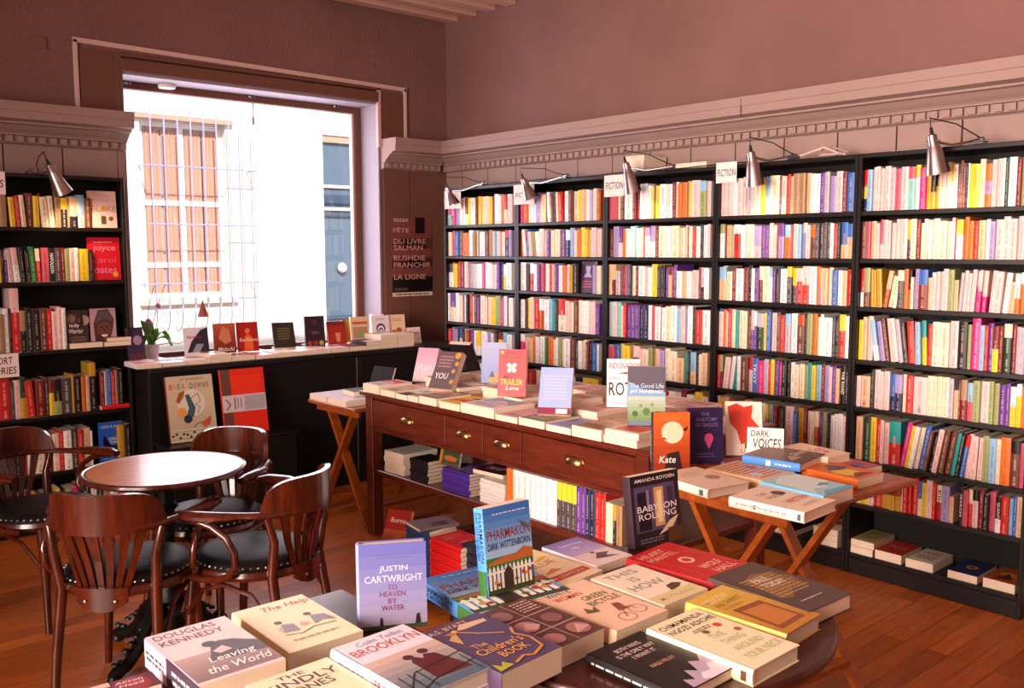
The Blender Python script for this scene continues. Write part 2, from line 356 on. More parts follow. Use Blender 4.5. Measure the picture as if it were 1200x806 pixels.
# ---------------------------------------------------------------- outside
YF=9.5
w=MB()
for a,b in (((.5,-.2),(3.37,7)),((4.27,-.2),(5.44,7)),((5.85,-.2),(12,7)),((3.37,-.2),(4.27,1.06)),((3.37,2.88),(4.27,7)),((5.44,2.88),(5.85,7))): w.box((a[0],YF,a[1]),(b[0],YF+.4,b[1]),M['facade'])
struct(w,'wall_street')
w=MB(); w.box((-3,YW+.34,-.12),(13,YF+.1,-.02),M['asphalt']); struct(w,'ground')
w=MB(); w.box((3.3,YF-.05,2.88),(4.34,YF+.02,2.93),M['wood_o']); w.box((3.3,YF-.06,1.0),(4.34,YF+.03,1.06),M['stone'])
for x in (3.37,3.79,4.21): w.box((x,YF+.1,1.06),(x+.06,YF+.16,2.88),M['white'])
for z in (1.06,1.38,2.02,2.82): w.box((3.37,YF+.097,z),(4.27,YF+.157,z+.055),M['white'])
sw=struct(w,'window_2')
g=MB(); g.box((3.4,YF+.125,1.1),(4.25,YF+.13,2.85),M['glassd']); p=g.build('window_pane'); p.parent=sw
g=MB()
for x0,x1 in ((3.44,3.60),(3.62,3.79),(3.86,4.03),(4.05,4.20)):
    n=8; vs=[];fs=[]
    for i in range(n+1):
        for z in (1.1,2.8): vs.append((x0+(x1-x0)*i/n,YF+.10+(.012 if i%2 else 0),z))
    for i in range(n): fs.append((2*i,2*i+2,2*i+3,2*i+1))
    g.add(vs,fs,M['curtain'])
p=g.build('curtain'); p.parent=sw
# iron grille on the street window
gr=thing('window_grille','pale iron window grille with scrolled feet across the street','grille',(3.9,YF-.22,.9))
for i in range(9):
    x=3.40+i*.135; q=MB(); q.tube([(x-3.9,0,2.0+.1),(x-3.9,0,.12),(x-3.9-.02,0,.03),(x-3.9-.06,0,.0),(x-3.9-.08,0,.05)],.008,M['bars'],n=6); o=q.build('bar'); o.parent=gr
for z in (.32,.92,1.5): q=MB(); q.tube([(-.56,0,z),(.62,0,z)],.008,M['bars'],n=6); o=q.build('rail'); o.parent=gr; 
for z in (.32,1.5):
  for x in (-.55,.6):
    q=MB(); q.tube([(x,0,z),(x,.22,z)],.008,M['bars'],n=6); o=q.build('bracket'); o.parent=gr
w=MB(); w.box((5.44,YF+.06,0),(5.85,YF+.1,2.88),M['bluedoor']); w.box((5.44,YF+.02,2.1),(5.85,YF+.06,2.2),M['bluedark'])
for z in (2.28,2.02,1.95,.75): w.box((5.44,YF+.03,z),(5.85,YF+.065,z+.035),M['stone'] if z in(2.28,2.02) else M['bluedark'])
w.box((5.44,YF+.02,2.8),(5.85,YF+.07,2.88),M['wood_o'])
dr=struct(w,'door_1'); q=MB(); q.lathe([(0,0),(.05,.01),(.06,.03),(.045,.06),(0,.07)],M['white'],T=Matrix.Translation((5.68,YF+.05,1.35))@Matrix.Rotation(PI/2,4,'X')); k_=q.build('door_knob'); k_.parent=dr
# ================================================================ LIGHT
def area(name,loc,tgt,sx,sy,e,col):
    L=bpy.data.lights.new(name,'AREA'); L.shape='RECTANGLE'; L.size=sx; L.size_y=sy; L.energy=e; L.color=col
    o=bpy.data.objects.new(name,L); COL.objects.link(o); o.location=loc; d=Vector(tgt)-Vector(loc); o.rotation_euler=d.to_track_quat('-Z','Y').to_euler(); return o
area('daylight_left_windows',(XL+.05,1.3,1.65),(4,1.5,1.3),2.8,1.9,165,(1,.80,.71))
bpy.data.lights['daylight_left_windows'].spread=rad(105)
area('daylight_window',(2.8,YW+.6,1.75),(2.6,0,.9),1.7,1.6,34,(.94,.84,1))
area('overhead_fill',(1.2,.2,3.15),(2.2,2.2,.6),1.6,1.2,8,(1,.70,.60))  # added weak fill from overhead, out of view; not a known shop fitting
sun=bpy.data.lights.new('sun','SUN'); sun.energy=5; sun.angle=rad(1); sun.color=(1,.95,.9); so=bpy.data.objects.new('sun',sun); COL.objects.link(so); so.rotation_euler=Vector((.25,.75,-.62)).to_track_quat('-Z','Y').to_euler(); so.location=(0,0,8)
wd=bpy.data.worlds.new('world'); SC.world=wd; wd.use_nodes=True; wd.node_tree.nodes['Background'].inputs[0].default_value=(.86,.9,1,1); wd.node_tree.nodes['Background'].inputs[1].default_value=1.1
# ================================================================ BOOKCASES
def bookcase(x0,x1,yfront,zs,label,axis,name='bookcase',top=2.0,deep=.25,kick=.09,group=None):
    """axis 'x': front faces -x, runs along y from x0(near) to x1 ; axis 'y': front faces -y, runs along x"""
    t=thing(name,label,'bookcase',(0,0,0),0,group)
    def B(a0,a1,d0,d1,z0,z1,nm,m=M['black'],bev=.002):
        q=MB()
        if axis=='x': q.box((yfront+d0,a0,z0),(yfront+d1,a1,z1),m,bev=bev)
        else: q.box((a0,yfront+d0,z0),(a1,yfront+d1,z1),m,bev=bev)
        o=q.build(nm); o.parent=t; return o
    g=.001
    B(x0+g,x0+.019,0,deep,0,top,'side_panel'); B(x1-.019,x1-g,0,deep,0,top,'side_panel')
    B(x0+.019,x1-.019,deep-.008,deep,0.02,top-.01,'back_panel',M['blackm'])
    B(x0+.019,x1-.019,0,deep-.008,top-.022,top-.001,'top_board')
    B(x0+.019,x1-.019,.004,.02,0.002,zs[-1]-.0225,'kick_board')
    for z in zs: B(x0+.0195,x1-.0195,.003,deep-.009,z-.021,z,'shelf_board')
    return t
UX=4.067; UY=[1.39+.8*i for i in range(6)]   # near -> far
ZR=[1.735,1.515,1.29,1.04,.815,.560,.348,.10]
rank=['rightmost','second from right','middle','second from left','leftmost']
wherec=['nearest the camera at right','second from the right','in the middle of the row','second from the left','in the corner at far left of the row']
for i in range(5):
    bookcase(UY[i]+.0,UY[i]+.8,UX,ZR,'tall black bookcase on the long wall, '+wherec[i],'x',group='black bookcases along the long wall')
LYF=5.433
ZL=[1.685,1.39,1.015,.652,.335,.07]
bookcase(1.03,1.83,LYF,ZL,'tall black bookcase against the window wall left of the window','y',top=1.97)
# ---------------------------------------------------------------- spines
PAL=dict(w='F6F0EC',c='F0DEBE',i='E4B88E',p='EEC8C2',k='1A1416',d='4A4044',l='BCB4BC',r='C8241E',R='7A1E1E',o='E07428',O='B4501C',y='F0CC30',Y='C89A28',g='2E7A3C',G='20402A',e='9AA468',t='2AA09A',a='8CCCC0',s='8EBEDC',b='3A6AB4',n='22284E',v='6A3A90',V='A492C4',m='D42A80',M='C85468',B='6A3A2C',T='A8845C')
NAME=dict(w='white',c='cream',i='peach',p='pale pink',k='black',d='dark grey',l='light grey',r='red',R='maroon',o='orange',O='rust orange',y='yellow',Y='mustard',g='green',G='dark green',e='olive green',t='teal',a='aqua',s='sky blue',b='blue',n='navy',v='purple',V='lavender',m='magenta',M='rose red',B='brown',T='tan')
ORD=['first','second','third','fourth','fifth','sixth','seventh','eighth','ninth','tenth','eleventh','twelfth','thirteenth','fourteenth','fifteenth','sixteenth','seventeenth','eighteenth','nineteenth','twentieth','twenty-first','twenty-second','twenty-third','twenty-fourth','twenty-fifth','twenty-sixth','twenty-seventh','twenty-eighth','twenty-ninth','thirtieth','thirty-first','thirty-second','thirty-third','thirty-fourth','thirty-fifth','thirty-sixth','thirty-seventh','thirty-eighth','thirty-ninth','fortieth','forty-first','forty-second']
def lum(h): return .3*int(h[:2],16)+.6*int(h[2:4],16)+.1*int(h[4:],16)
def spine_geo(mb,pg,T,w,h,d,codes,split,title=None):
    """T: local (u along shelf, depth v, z up) -> world. Cover shell in mb, page block in pg"""
    cm=[cov(PAL[c]) for c in codes]; bt=.0009
    r_=min(.0035,w*.18); sec=[(0,r_),(w*.12,r_*.35),(w*.5,0),(w*.88,r_*.35),(w,r_)]
    cuts=[h]+[h*s for s in split]+[0]
    for i,m in enumerate(cm):
        z1,z0=cuts[i],cuts[i+1]; vs=[]
        for z in (z0,z1):
            for u,v in sec: vs.append(T@Vector((u,v,z)))
        mb.add(vs,[(k,k+1,k+6,k+5) for k in range(4)],m,True)
        for u in (0,w): mb.add([T@Vector(q) for q in ((u,r_,z0),(u,d,z0),(u,d,z1),(u,r_,z1))],[(0,1,2,3)],m)
    m=cm[0]; e=.0012
    vs=[T@Vector((u,v,h)) for u,v in sec]+[T@Vector(q) for q in ((w,e+r_,h),(0,e+r_,h))]
    mb.add(vs,[tuple(range(7))],m)
    for u0,u1 in ((0,bt),(w-bt,w)): mb.add([T@Vector(q) for q in ((u0,r_,h),(u1,r_,h),(u1,d,h),(u0,d,h))],[(0,1,2,3)],m)
    vs=[T@Vector((u,v,z)) for z in (0.0005,h-.0012) for v in (e+r_,d-.0015) for u in (bt,w-bt)]
    pg.add(vs,[(0,2,3,1),(4,5,7,6),(0,1,5,4),(2,6,7,3),(0,4,6,2),(1,3,7,5)],M['page'])
    # printed marks on the spine
    if w<.007: return
    rr=random.Random(int(w*1e6)+int(h*1e5)+len(codes)*7+ord(codes[0][0]))
    def q(u0,u1,z0,z1,col): 
        mb.add([T@Vector(p) for p in ((u0,-.0002,z0),(u1,-.0002,z0),(u1,-.0002,z1),(u0,-.0002,z1))],[(0,1,2,3)],cov(col))
    if title:
        s,z0,z1,col=title; put_text(mb,s,T@Vector((w*.22,-.0004,h*z1)),(T.to_3x3()@Vector((0,0,-1))),(T.to_3x3()@Vector((1,0,0))),h*(z1-z0),w*.56,cov(col)); return
    base=PAL[codes[-1]] if len(codes)>1 else PAL[codes[0]]
    dark=lum(base)<120
    ink=rr.choice(['F4EAE0','E8D8A0','F0C8C0'] if dark else ['3A2A30','5A2A30','7A6068','2A3A5A','8A3030'])
    ink=''.join('%02X'%int(int(ink[i:i+2],16)*(.6 if dark else .32)+int(base[i:i+2],16)*(.4 if dark else .68)) for i in (0,2,4))
    z=h*rr.uniform(.62,.7) if len(codes)>1 else h*rr.uniform(.86,.92); zend=h*rr.uniform(.3,.42)
    a0,a1=w*.38,w*.62
    while z>zend:
        L=rr.uniform(.0022,.0055); q(a0,a1,z-L,z,ink); z-=L+.0016
        if rr.random()<.15: z-=.006
    z=h*rr.uniform(.22,.28); 
    if len(codes)<3:
        while z>h*.13:
            L=rr.uniform(.002,.004); q(w*.38,w*.62,z-L,z,ink); z-=L+.0015
    q(w*.36,w*.64,h*.04,h*.04+w*.28,ink)
def parse_row(s):
    out=[]
    for tok in s.split():
        hs=None; ln=0; ttl=None
        if '|' in tok: tok,ttl=tok.split('|')
        if '<' in tok: tok,a=tok.split('<'); ln=-float(a or 6)
        if '>' in tok: tok,a=tok.split('>'); ln=float(a or 6)
        if 'h' in tok: tok,a=tok.split('h'); hs=float(a)
        i=0
        while not tok[i].isdigit(): i+=1
        out.append((tok[:i],float(tok[i:]),hs,ln,ttl))
    return out
stuff=MB()
def fill_row(case,row,s,X0,scale,py,z0,z1,start,axis='x',individual=False,hbase=.86,rowname='',casename='',front=None,group=None,maxu=None,minu=None):
    toks=parse_row(s); x=start; n=0
    def U(cx):
        px=X0+cx*scale
        return onx(px,py,UX+.02).y if axis=='x' else ony(px,py,LYF+.02).x
    opening=z1-z0-.021
    for codes,xe,hs,ln,ttl in toks:
        ua,ub=U(x),U(xe); x=xe
        if codes[0]=='x': continue
        codes=codes.split('/')
        rr=random.Random(case*1000+row*50+n); n+=1
        wd_=abs(ub-ua)*.988; 
        if wd_<.004: continue
        h=opening*((hs/100) if hs else hbase+rr.uniform(-.045,.05)); h=min(h,opening*.985)
        d=rr.uniform(.125,.155) if h<.19 else rr.uniform(.14,.165)
        set_=rr.uniform(.012,.03)
        if axis=='x':
            lo,hi=maxu if maxu else (UY[4-case]+.021,UY[4-case]+.779)
            ua=min(ua,hi); 
            if ua-wd_<lo: wd_=ua-lo
            if wd_<.005: continue
            T=Matrix(((0,1,0,UX+set_),(-1,0,0,ua-.0002),(0,0,1,z0+.0004),(0,0,0,1)))
        else:
            T=Matrix(((1,0,0,ua),(0,1,0,LYF+set_),(0,0,1,z0+.0004),(0,0,0,1)))
            ua=max(ua,1.051); T[0][3]=ua
            if ua+wd_>1.809: wd_=1.809-ua
            if wd_<.005: continue
        if ln:
            a=rad(abs(ln)); wd_*=math.cos(a)*.9
            if ln>0: T=T@Matrix.Translation((wd_,0,0))@Matrix.Rotation(a,4,'Y')@Matrix.Translation((-wd_,0,0))
            else: T=T@Matrix.Rotation(-a,4,'Y')
            h*=math.cos(a)*.985
        split=[.5] if len(codes)==2 else [.6,.3] if len(codes)==3 else []
        if split and len(codes)==2: split=[rr.choice([.72,.5,.38,.62])]
        title=None
        if ttl: title=(ttl.replace('_',' '),.25,.85,'F4EAE0' if lum(PAL[codes[0]])<140 else '2A2024')
        if individual:
            mb,pg=MB(),MB(); To=T.to_translation(); Ti=Matrix.Translation(-To)@T
            spine_geo(mb,pg,Ti,wd_,h,d,codes,split,title)
            o=mb.build('paperback_book'); o.location=To; p=pg.build('page_block'); p.parent=o
            nm=NAME[codes[0]] if len(codes)==1 else NAME[codes[0]]+' and '+NAME[codes[1]]
            tag(o,f"{nm} spine, {ORD[n-1]} from left, {rowname} of {casename}",'book',group or f'books on the {rowname} of {casename}')
        else: spine_geo(stuff,stuff,T,wd_,h,d,codes,split,title)
k6=200/1200; 
ROW5=[
("r/y/n95 s130 p155 p185 p210 p253 l290 M330 p380 M/a430 y/w462 m505 Y535 k/Y570 k/Y600 i622 p645 c675 y/c700 w725 B745 B765 B785 k800 w810 y880 c918 o/V/o965 p1000 p1035 w1055 G1080 w1135 R1170 e1200 p1250 r1300 w1350 b1400",60,242),
("B85 x90 M120 i155 p180 M/p205 p235 p262 x268 p295 p320 p370 y/d402 c440 R470 c495h80 c520 w540 p560 c600 c650 c685 w705 r722 y/w768 o800 o835 r870 i920 w948 V988h80 p1045 p1095 p1148 p1200 r1260 w1320 k1400",50,300),
("r/w72 e/B115 Y140<3 Y165<3 Y205<3 i/O240>9 c300h73>9 c/d345 o375 k/o400 c420h70 V455 b/R520 i550h70 p580 p605 p630 p665 e705 i735h66 l760>3 p790>3 p815>3 p850>3 p/m870>3 p/m895>3 p/m930>3 x945 p985>4 p1040>4 w1085>5 i1135h66>5 w/o1170 w/o1200 w/o1260 c1330",40,357),
("y60 i90 p125 x150 s/w190<9 V225<9 B258<9 p318h90<8 l352<8 d385<8 r440<5 s480<3 t/y515<3 r550 c605 c668 p730 k795 e820 m880h97 s912 r940 v975 R/y1020 R1050 c/G1105 R1135 l1165 l1200 w1250 p1300",25,420),
("p35h72 i110h72 k140 p180 p210 p250 b/n292h84 V/n342h84 c370 r420 p515 c550h88 c580h88 c615h88 c665h88 l700 i740h62 B755 T/R800 s/M840 e890 p955 e990 e1025 v1065 v1100 w/y1140 w/y1178 o1200 o1260 w1320",5,470),
("i55 x62 G110 y150 r185 p210 p240 t/r320 m357h93>9 y388>9 w420>9 c450>9 b490>9 B520>9 k550>9 p590>9 B635>8 B680>8 t712>8 k745>8 r/b780>8 p815>5 p865>2 p910>2 e955 s1005 c1035 o1105 k/B1170 M1200 r1260 w1330",10,538),
("y20 y45 y65 y95 p135 r195 Y250 Y290 Y325 p340 r375 r400 r445 b/c475 y505 p550 r575 c/r615|Eliot V670 i700h62 x745 k770|SEARCH M805 c/r830 k/p870 R910 k950 M995 k/w1035|QUANTUM r1090 s1115 b1145 i1200 y1260 r1330",0,600)]
CN=['the leftmost long-wall bookcase','b','c','d','the rightmost bookcase']
SH=['top shelf','second shelf','third shelf','fourth shelf','fifth shelf','sixth shelf','seventh shelf']
ZT=[1.978]+ZR
for r_,(s,st,py) in enumerate(ROW5):
    fill_row(4,r_,s,1000,k6,py,ZR[r_],ZT[r_],st,individual=True,rowname=SH[r_],casename='the rightmost bookcase',maxu=(UY[0]+.021,UY[0]+.779))
k4=170/1200
ROW4=[("p90 R100 p160 w200 p250 p270 l330 c390 y430 s465 c545 B570 p608 r635 i660 T710 T765 i800 w845 w885 v928 l965 V1010h78 p1065 R1100 b1160",35,250),
("r35 e/w70 B105 i150 e175 w/r225|CALLISTO w260 p280 c340 V/l400 v430 v460 p495 p530 R545 v/V590 s/o640 r660 p700 s735 p/V770 p805 o/B845 d880 d910 d940 d970 w1000 r1030 k1055 b/i1110 b/i1160",15,300),
("s/i75 i110 c155h75 R190 w250 R285 k318 w345 v380 c/B415 c470 s/w495 v515 k550 w610 y/d650 y/d690 p/r740 p/r795 w855 o880 i/V900 i950 c985 b1030 w1070 i1110 r1155h85",20,350),
("b/y40 p75 o105 p125 r155 c185 t210 c250 c285 B318 l/v345 w/v365 l/G420 y445 b480 p530 B560 r595 s/l640 w695 O/B755 k775 e820 o855 x865 c890 w915 w985 d1010 k1050 y/r1100 w1140",20,404),
("r40 e/R80 p130>6 w160>7 t200>7 w230 B290 r/p325 b370|TROY m425 l460 r480 y510 v545 m570 k610 k635 w670 c715 c755 e785 t815 y850 s890 R920 V960 p985 v1020 i1050 k1090|THE_ROAD k1130",20,455),
("k30 p60 y90 i135 M180 l230 i265 i325 r380h85 w435 y/T460 s500 R535 R560 k595 p665 b700h80 Y750 R780 c815 c845 c/O880 v910 e945 k965 w1000 w1035 w1070 p1110",15,500),
("r80 c160 y240 k300 p380 w440 o500 b560 e640 w700 r760 c840 y900 w960 k1030 r1110",20,560)]
for r_,(s,st,py) in enumerate(ROW4): fill_row(3,r_,s,835,k4,py,ZR[r_],ZT[r_],st,maxu=(UY[1]+.021,UY[1]+.779))
k3=133/1200
ROW3=[("p65 M145 w160 c200 B245 w330 R365h80 R400h80 w480 w520 y550 B570 y610 w680 w730 R775 c800 o840 o890 T915 y945 p1030 s/e1100 p1140",35,255),
("c75h75 B120 V180 v/p215 o255 w290 w335 a370 w415 c440 r460 V/w510 V/w560 R605 c665 w730 c815 c865 x870 p900 B925 c960 r990 w1035 k1065 w1110 p1140",30,302),
("i65 i/R130 R145 l190h70 R215 R240 M260 b290 k315 c350 R385 w450 p485 w525 y585 k620 k660 v690 R/i730 R760 v795 w850h73 i900h73 w945h73 p1015h76 R1040 l/k1080 w1130",35,346),
("m50 c85 a120 p160 a200 c225 r255 v300h85 v345h85 v390h85 n430h85 n490h85 w525 M545 w615 R625 w680 c735 w795 s835 p880 V910 w960 k985 r1050 w1130h82",25,398),
("s60 R65 M130 b195 y225 y295 T330 p/k395 p425 c490 e530 T570 i610 V660 c710 c780 x790 i800h68 i870h68 t910 k930 s/i990 k1030 c1060 i1120",20,440),
("y100 r160 p240 w300 e360 y430 r500 p580 c640 r700 w780 p840 R900 w980 y1060 p1120",20,475),("w200 r300 c500 b600 w800 k900 y1100",20,500)]
for r_,(s,st,py) in enumerate(ROW3): fill_row(2,r_,s,705,k3,py,ZR[r_],ZT[r_],st,maxu=(UY[2]+.021,UY[2]+.779))
k2=110/1200
ROW2=[("m100 R150 o200 w260 x270 w295 V370 i435h80 k455 w495<3 B540<3 k570<3 c600<3 r660<3 w725h85 B775 c840 y890 i930 w975 l1015 V1040 c1080 O1125",60,258),
("o120 R150 w190<6 b230<6 p270<6 e300<6 w350<6 p410 w440 v485 c530 c600 B630 v680 w/n730 s770 V800 c830 o865 y915 y970 i1010 p1070 p1125",60,302),
("w130 d220 w/r270 w320 v360 M400 M430 w470 r500 i545 v585 w630 o670 M695 c725 Y770 k830 x1030 V1065 c1120",60,341),
("w160 d185 y215 O235 p285 r345 w/O395 w465 s510 t545 k585 r/c685 p740 c780 B840 c885 w935 w980 p1030 p1065 v1110",100,387),
("w/m110 m150 i270h80 o300 w345 w415 g445 o515 p560 w590 e635 c665 w745 R760 B810 d850 w900 c950 R985 k1030 b1085 w1110",55,425),
("w200 r300 c500 b600 w800 k900 y1100",60,450),("w200 r300 c500 b600 w800 k900 y1100",60,480)]
for r_,(s,st,py) in enumerate(ROW2): fill_row(1,r_,s,600,k2,py,ZR[r_],ZT[r_],st,maxu=(UY[3]+.021,UY[3]+.779))
k1=87/1200
ROW1=[("m/a115 l/m190 m225 V285 w330 w365 B/c410 y475 w540 B575 y630 c680 c740 y800 R835 w900 w950 o1000 r/c1050 p1130",60,262),
("w115 c160 M205 b265 d340 o430 w500 T550 c575 B610 w690 B740 T800 p840 s870 w910 p945 w1000 r/k1080 V1130",50,303),
("d/w160 o185 y250 r290 R350 w400 p430 l510 p560 w640 m680 w740 w800 p850 w885 v940 n990 w/y1040 w1130",75,338),
("w95 T150 v/c225 w280 c330 v370 w395 k430 i455 r505 w520 B570 v610 c690 w710 m745 c785 y860 e945 m990 w1040 k1060 w1130",65,380),
("w95 r165 V195 V245 k280 b/c315 k355 w385 O440 v505 w560 y/w620 w700 w740 V800 w830 B860 k900 c920 R/y990 s1055 w1130",60,415),
("w200 r300 c500 b600 w800 k900 y1100",60,440),("w200 r300 c500 b600 w800 k900 y1100",60,470)]
for r_,(s,st,py) in enumerate(ROW1): fill_row(0,r_,s,518,k1,py,ZR[r_],ZT[r_],st,maxu=(UY[4]+.021,UY[4]+.779))
COVX=1
so_=stuff.build('paperback_books'); tag(so_,'rows of mixed paperbacks filling the four farther black bookcases','books',kind='stuff')
# left bookcase rows (crop 0..160 -> 1200)
kL=160/1200; ZTL=[1.948]+ZL
ROWL=[("T60 x95 y150<3 r190<3 c235<3 B300 y350 R370 c440<3 c490<3 T540 y/k600 T620 i/k690 s/p750 B810",0,262),
("y15 k40 l/v80 p130<4 p/w190<4 k240<3 k280<3 g330<3 c/r375<2 M435 k490|NAPOLEON d540 R580 e620 p665 w700 y790 k820",0,326),
("T45 w90 k110 p/r190h97 T/k240 k300 k365 B420 r470 p515 p555 w590",0,405),
("r100 d130 p190 G/Y245 r320<3 R400 d440 R/y480 k/e545 d640 Y655 k720 o760 i800 Y/k860h80",0,480),
("d100 w130 k200 r240 w310 c400 R470 c530 r570 w640 d700 r740 i810 w830 x1052 Y1110 k1160 k1215",40,545),
("k60 Y150<14 k210<14 Y270<14 k330<14 o390<14 r440<14 T490<14 r540<12 y590<10 e640 m690 r740 k800 w860 n920 T980 w1040 r1100 b1160",20,590)]
LS=['top shelf','second shelf','third shelf','fourth shelf','fifth shelf','bottom shelf']
for r_,(s,st,py) in enumerate(ROWL):
    fill_row(9,r_,s,0,kL,py,ZL[r_],ZTL[r_],st,axis='y',individual=True,rowname=LS[r_],casename="the window-wall bookcase",hbase=[.70,.66,.62,.62,.72,.66][r_])
# ================================================================ FURNITURE
def arc(cx,cy,r,a0,a1,z,n=16,rx=None):
    rx=rx or r; return [(cx+rx*math.sin(rad(a0+(a1-a0)*i/n)),cy-r*math.cos(rad(a0+(a1-a0)*i/n)),z) for i in range(n+1)]
def ribbon(mb,pts,tops,bots,th,m,off=0):
    """curved plank: pts (x,y) path, heights per point, thickness outward"""
    N=len(pts);vs=[];fs=[]
    for i,(x,y) in enumerate(pts):
        a=pts[max(i-1,0)];b=pts[min(i+1,N-1)];dx,dy=b[0]-a[0],b[1]-a[1];L=math.hypot(dx,dy);nx,ny=dy/L,-dx/L
        for (ox,z) in ((0,bots[i]),(th,bots[i]),(th,tops[i]),(0,tops[i])): vs.append((x+nx*ox,y+ny*ox,z))
    for i in range(N-1):
        for k in range(4): fs.append((i*4+k,(i+1)*4+k,(i+1)*4+(k+1)%4,i*4+(k+1)%4))
    fs.append((0,1,2,3)); fs.append(tuple((N-1)*4+k for k in (3,2,1,0)))
    mb.add(vs,fs,m,True)
def make_chair(label):
    """bentwood armchair, faces +y, origin on floor under the seat"""
    t=thing('bentwood_armchair',label,'chair',(0,0,0),0,'bentwood armchairs around the small table'); W=M['chair']
    def P(mb,nm,par=t): o=fixn(mb.build(nm)); o.parent=par; return o
    # seat ring
    q=MB(); n=36; prof=[(.195,.415),(.222,.418),(.228,.432),(.222,.448),(.20,.452)]
    def dsh(a): return 1+.05*max(0,math.sin(a))**2
    vs=[];fs=[]
    for r,z in prof:
        for k in range(n): a=2*PI*k/n; vs.append((r*dsh(a)*math.cos(a),r*dsh(a)*math.sin(a),z))
    for i in range(len(prof)-1):
        for k in range(n): fs.append((i*n+k,i*n+(k+1)%n,(i+1)*n+(k+1)%n,(i+1)*n+k))
    fs.append(tuple(range(n))[::-1]); fs.append(tuple(range(4*n,5*n))); q.add(vs,fs,W,True); seat=P(q,'seat_frame')
    q=MB(); vs=[];fs=[]; prof=[(.212,.449),(.214,.457),(.205,.470),(.17,.482),(.11,.489),(.05,.491),(.001,.491)]
    for r,z in prof:
        for k in range(n): a=2*PI*k/n; vs.append((r*dsh(a)*math.cos(a),r*dsh(a)*math.sin(a),z))
    for i in range(len(prof)-1):
        for k in range(n): fs.append((i*n+k,i*n+(k+1)%n,(i+1)*n+(k+1)%n,(i+1)*n+k))
    fs.append(tuple(range(n))[::-1]); q.add(vs,fs,M['leather'],True); pad=P(q,'seat_cushion')
    q=MB()
    for k in range(52):
        a=2*PI*k/52; r=.2155*dsh(a); q.lathe([(.0045,-.002),(.004,.002),(.0015,.004)],M['nail'],T=Matrix.Translation((r*math.cos(a),r*math.sin(a),.4615))@Matrix.Rotation(a,4,'Z')@Matrix.Rotation(PI/2,4,'Y'),n=6)
    o=P(q,'nail_trim',pad)
    # arms: bent rail round the back at arm height, flat on top
    zA=.655
    path=[(-.262,.15,zA-.004),(-.268,.11,zA),(-.262,.02,zA),(-.240,-.04,zA)]+[(x,y,z) for x,y,z in arc(0,-.03,.232,-78,78,zA,18,rx=.222)]+[(.240,-.04,zA),(.262,.02,zA),(.268,.11,zA),(.262,.15,zA-.004)]
    q=MB(); N=len(path); rs=[.020,.031,.032,.026]+[.020]*(N-8)+[.026,.032,.031,.020]
    q.tube(path,rs,W,n=10,sec=(1,.62),upv=(0,0,1)); P(q,'arm_rail')
    # backrest plank
    pts=[(x,y) for x,y,z in arc(0,-.035,.250,-64,64,0,26,rx=.222)]; N=len(pts)
    tp=[.655+.118*max(0,1-abs(2*i/(N-1)-1)**5)**.55+.004 for i in range(N)]; bt=[.645]*N
    q=MB(); ribbon(q,pts,tp,bt,-.02,W); P(q,'backrest')
    # fan slats
    for i in range(7):
        f=(i-3)/3; a1=f*42; a0=f*20
        p0=Vector((.215*math.sin(rad(a0)),-.035-.178*math.cos(rad(a0)),.44)); p1=Vector((.208*math.sin(rad(a1)),-.035-.232*math.cos(rad(a1)),.655))
        pm_=(p0+p1)/2+Vector((0,.008,0)); q=MB()
        q.tube([p0,pm_,p1],[.0105,.0125,.0155],W,n=8,sec=(1,.42),upv=(f*.5,1,0) if 0 else None) if 0 else None
        for A,B,wa,wb in ((p0,pm_,.020,.024),(pm_,p1,.024,.034)):
            d=(B-A).normalized(); side=Vector((math.cos(rad((a0+a1)/2)),math.sin(rad((a0+a1)/2)),0)); nn=side.cross(d).normalized()
            vs=[A+side*(-wa/2)+nn*-.005,A+side*(wa/2)+nn*-.005,A+side*(wa/2)+nn*.005,A+side*(-wa/2)+nn*.005,B+side*(-wb/2)+nn*-.005,B+side*(wb/2)+nn*-.005,B+side*(wb/2)+nn*.005,B+side*(-wb/2)+nn*.005]
            q.add(vs,[(0,3,2,1),(4,5,6,7),(0,1,5,4),(1,2,6,5),(2,3,7,6),(3,0,4,7)],W)
        P(q,'back_slat')
    pts=[(x,y) for x,y,z in arc(0,-.03,.205,-25,25,0,10)]; N=len(pts)
    q=MB(); ribbon(q,pts,[.452]*N,[.372+.03*abs(2*i/(N-1)-1)**2.2 for i in range(N)],-.016,W)
    for x in (-.05,.05): q.lathe([(.006,0),(.004,.003),(0,.004)],M['nail'],T=Matrix.Translation((x,-.235,.41))@Matrix.Rotation(PI/2,4,'X'),n=8)
    P(q,'splat_base')
    # rear posts carry on up to the arm
    for s in (-1,1):
        q=MB(); q.tube([(s*.178,-.222,0),(s*.172,-.20,.2),(s*.160,-.165,.43),(s*.172,-.185,.56),(s*.19,-.17,.65)],[.014,.017,.019,.016,.014],W,n=10); P(q,'leg')
        q=MB(); q.tube([(s*.19,.205,0),(s*.168,.177,.2),(s*.158,.155,.425)],[.0135,.0165,.020],W,n=10); P(q,'leg')
        q=MB(); lp=[(s*.262,.11,.643),(s*.262,.06,.637),(s*.262,.0,.622),(s*.262,-.055,.588),(s*.26,-.085,.54),(s*.256,-.085,.492),(s*.25,-.055,.452),(s*.243,0,.43),(s*.237,.06,.424),(s*.225,.12,.424)]
        q.tube(lp,.0125,W,n=10); P(q,'arm_loop')
        q=MB(); q.tube([(s*.183,.19,.27),(s*.14,.185,.36),(s*.05,.20,.40),(0,.205,.405)],.009,W,n=8); P(q,'brace')
        q=MB(); q.tube([(s*.182,.17,.27),(s*.20,.09,.37),(s*.205,0,.40),(s*.195,-.1,.37),(s*.184,-.18,.26)],.009,W,n=8); P(q,'brace')
    return t
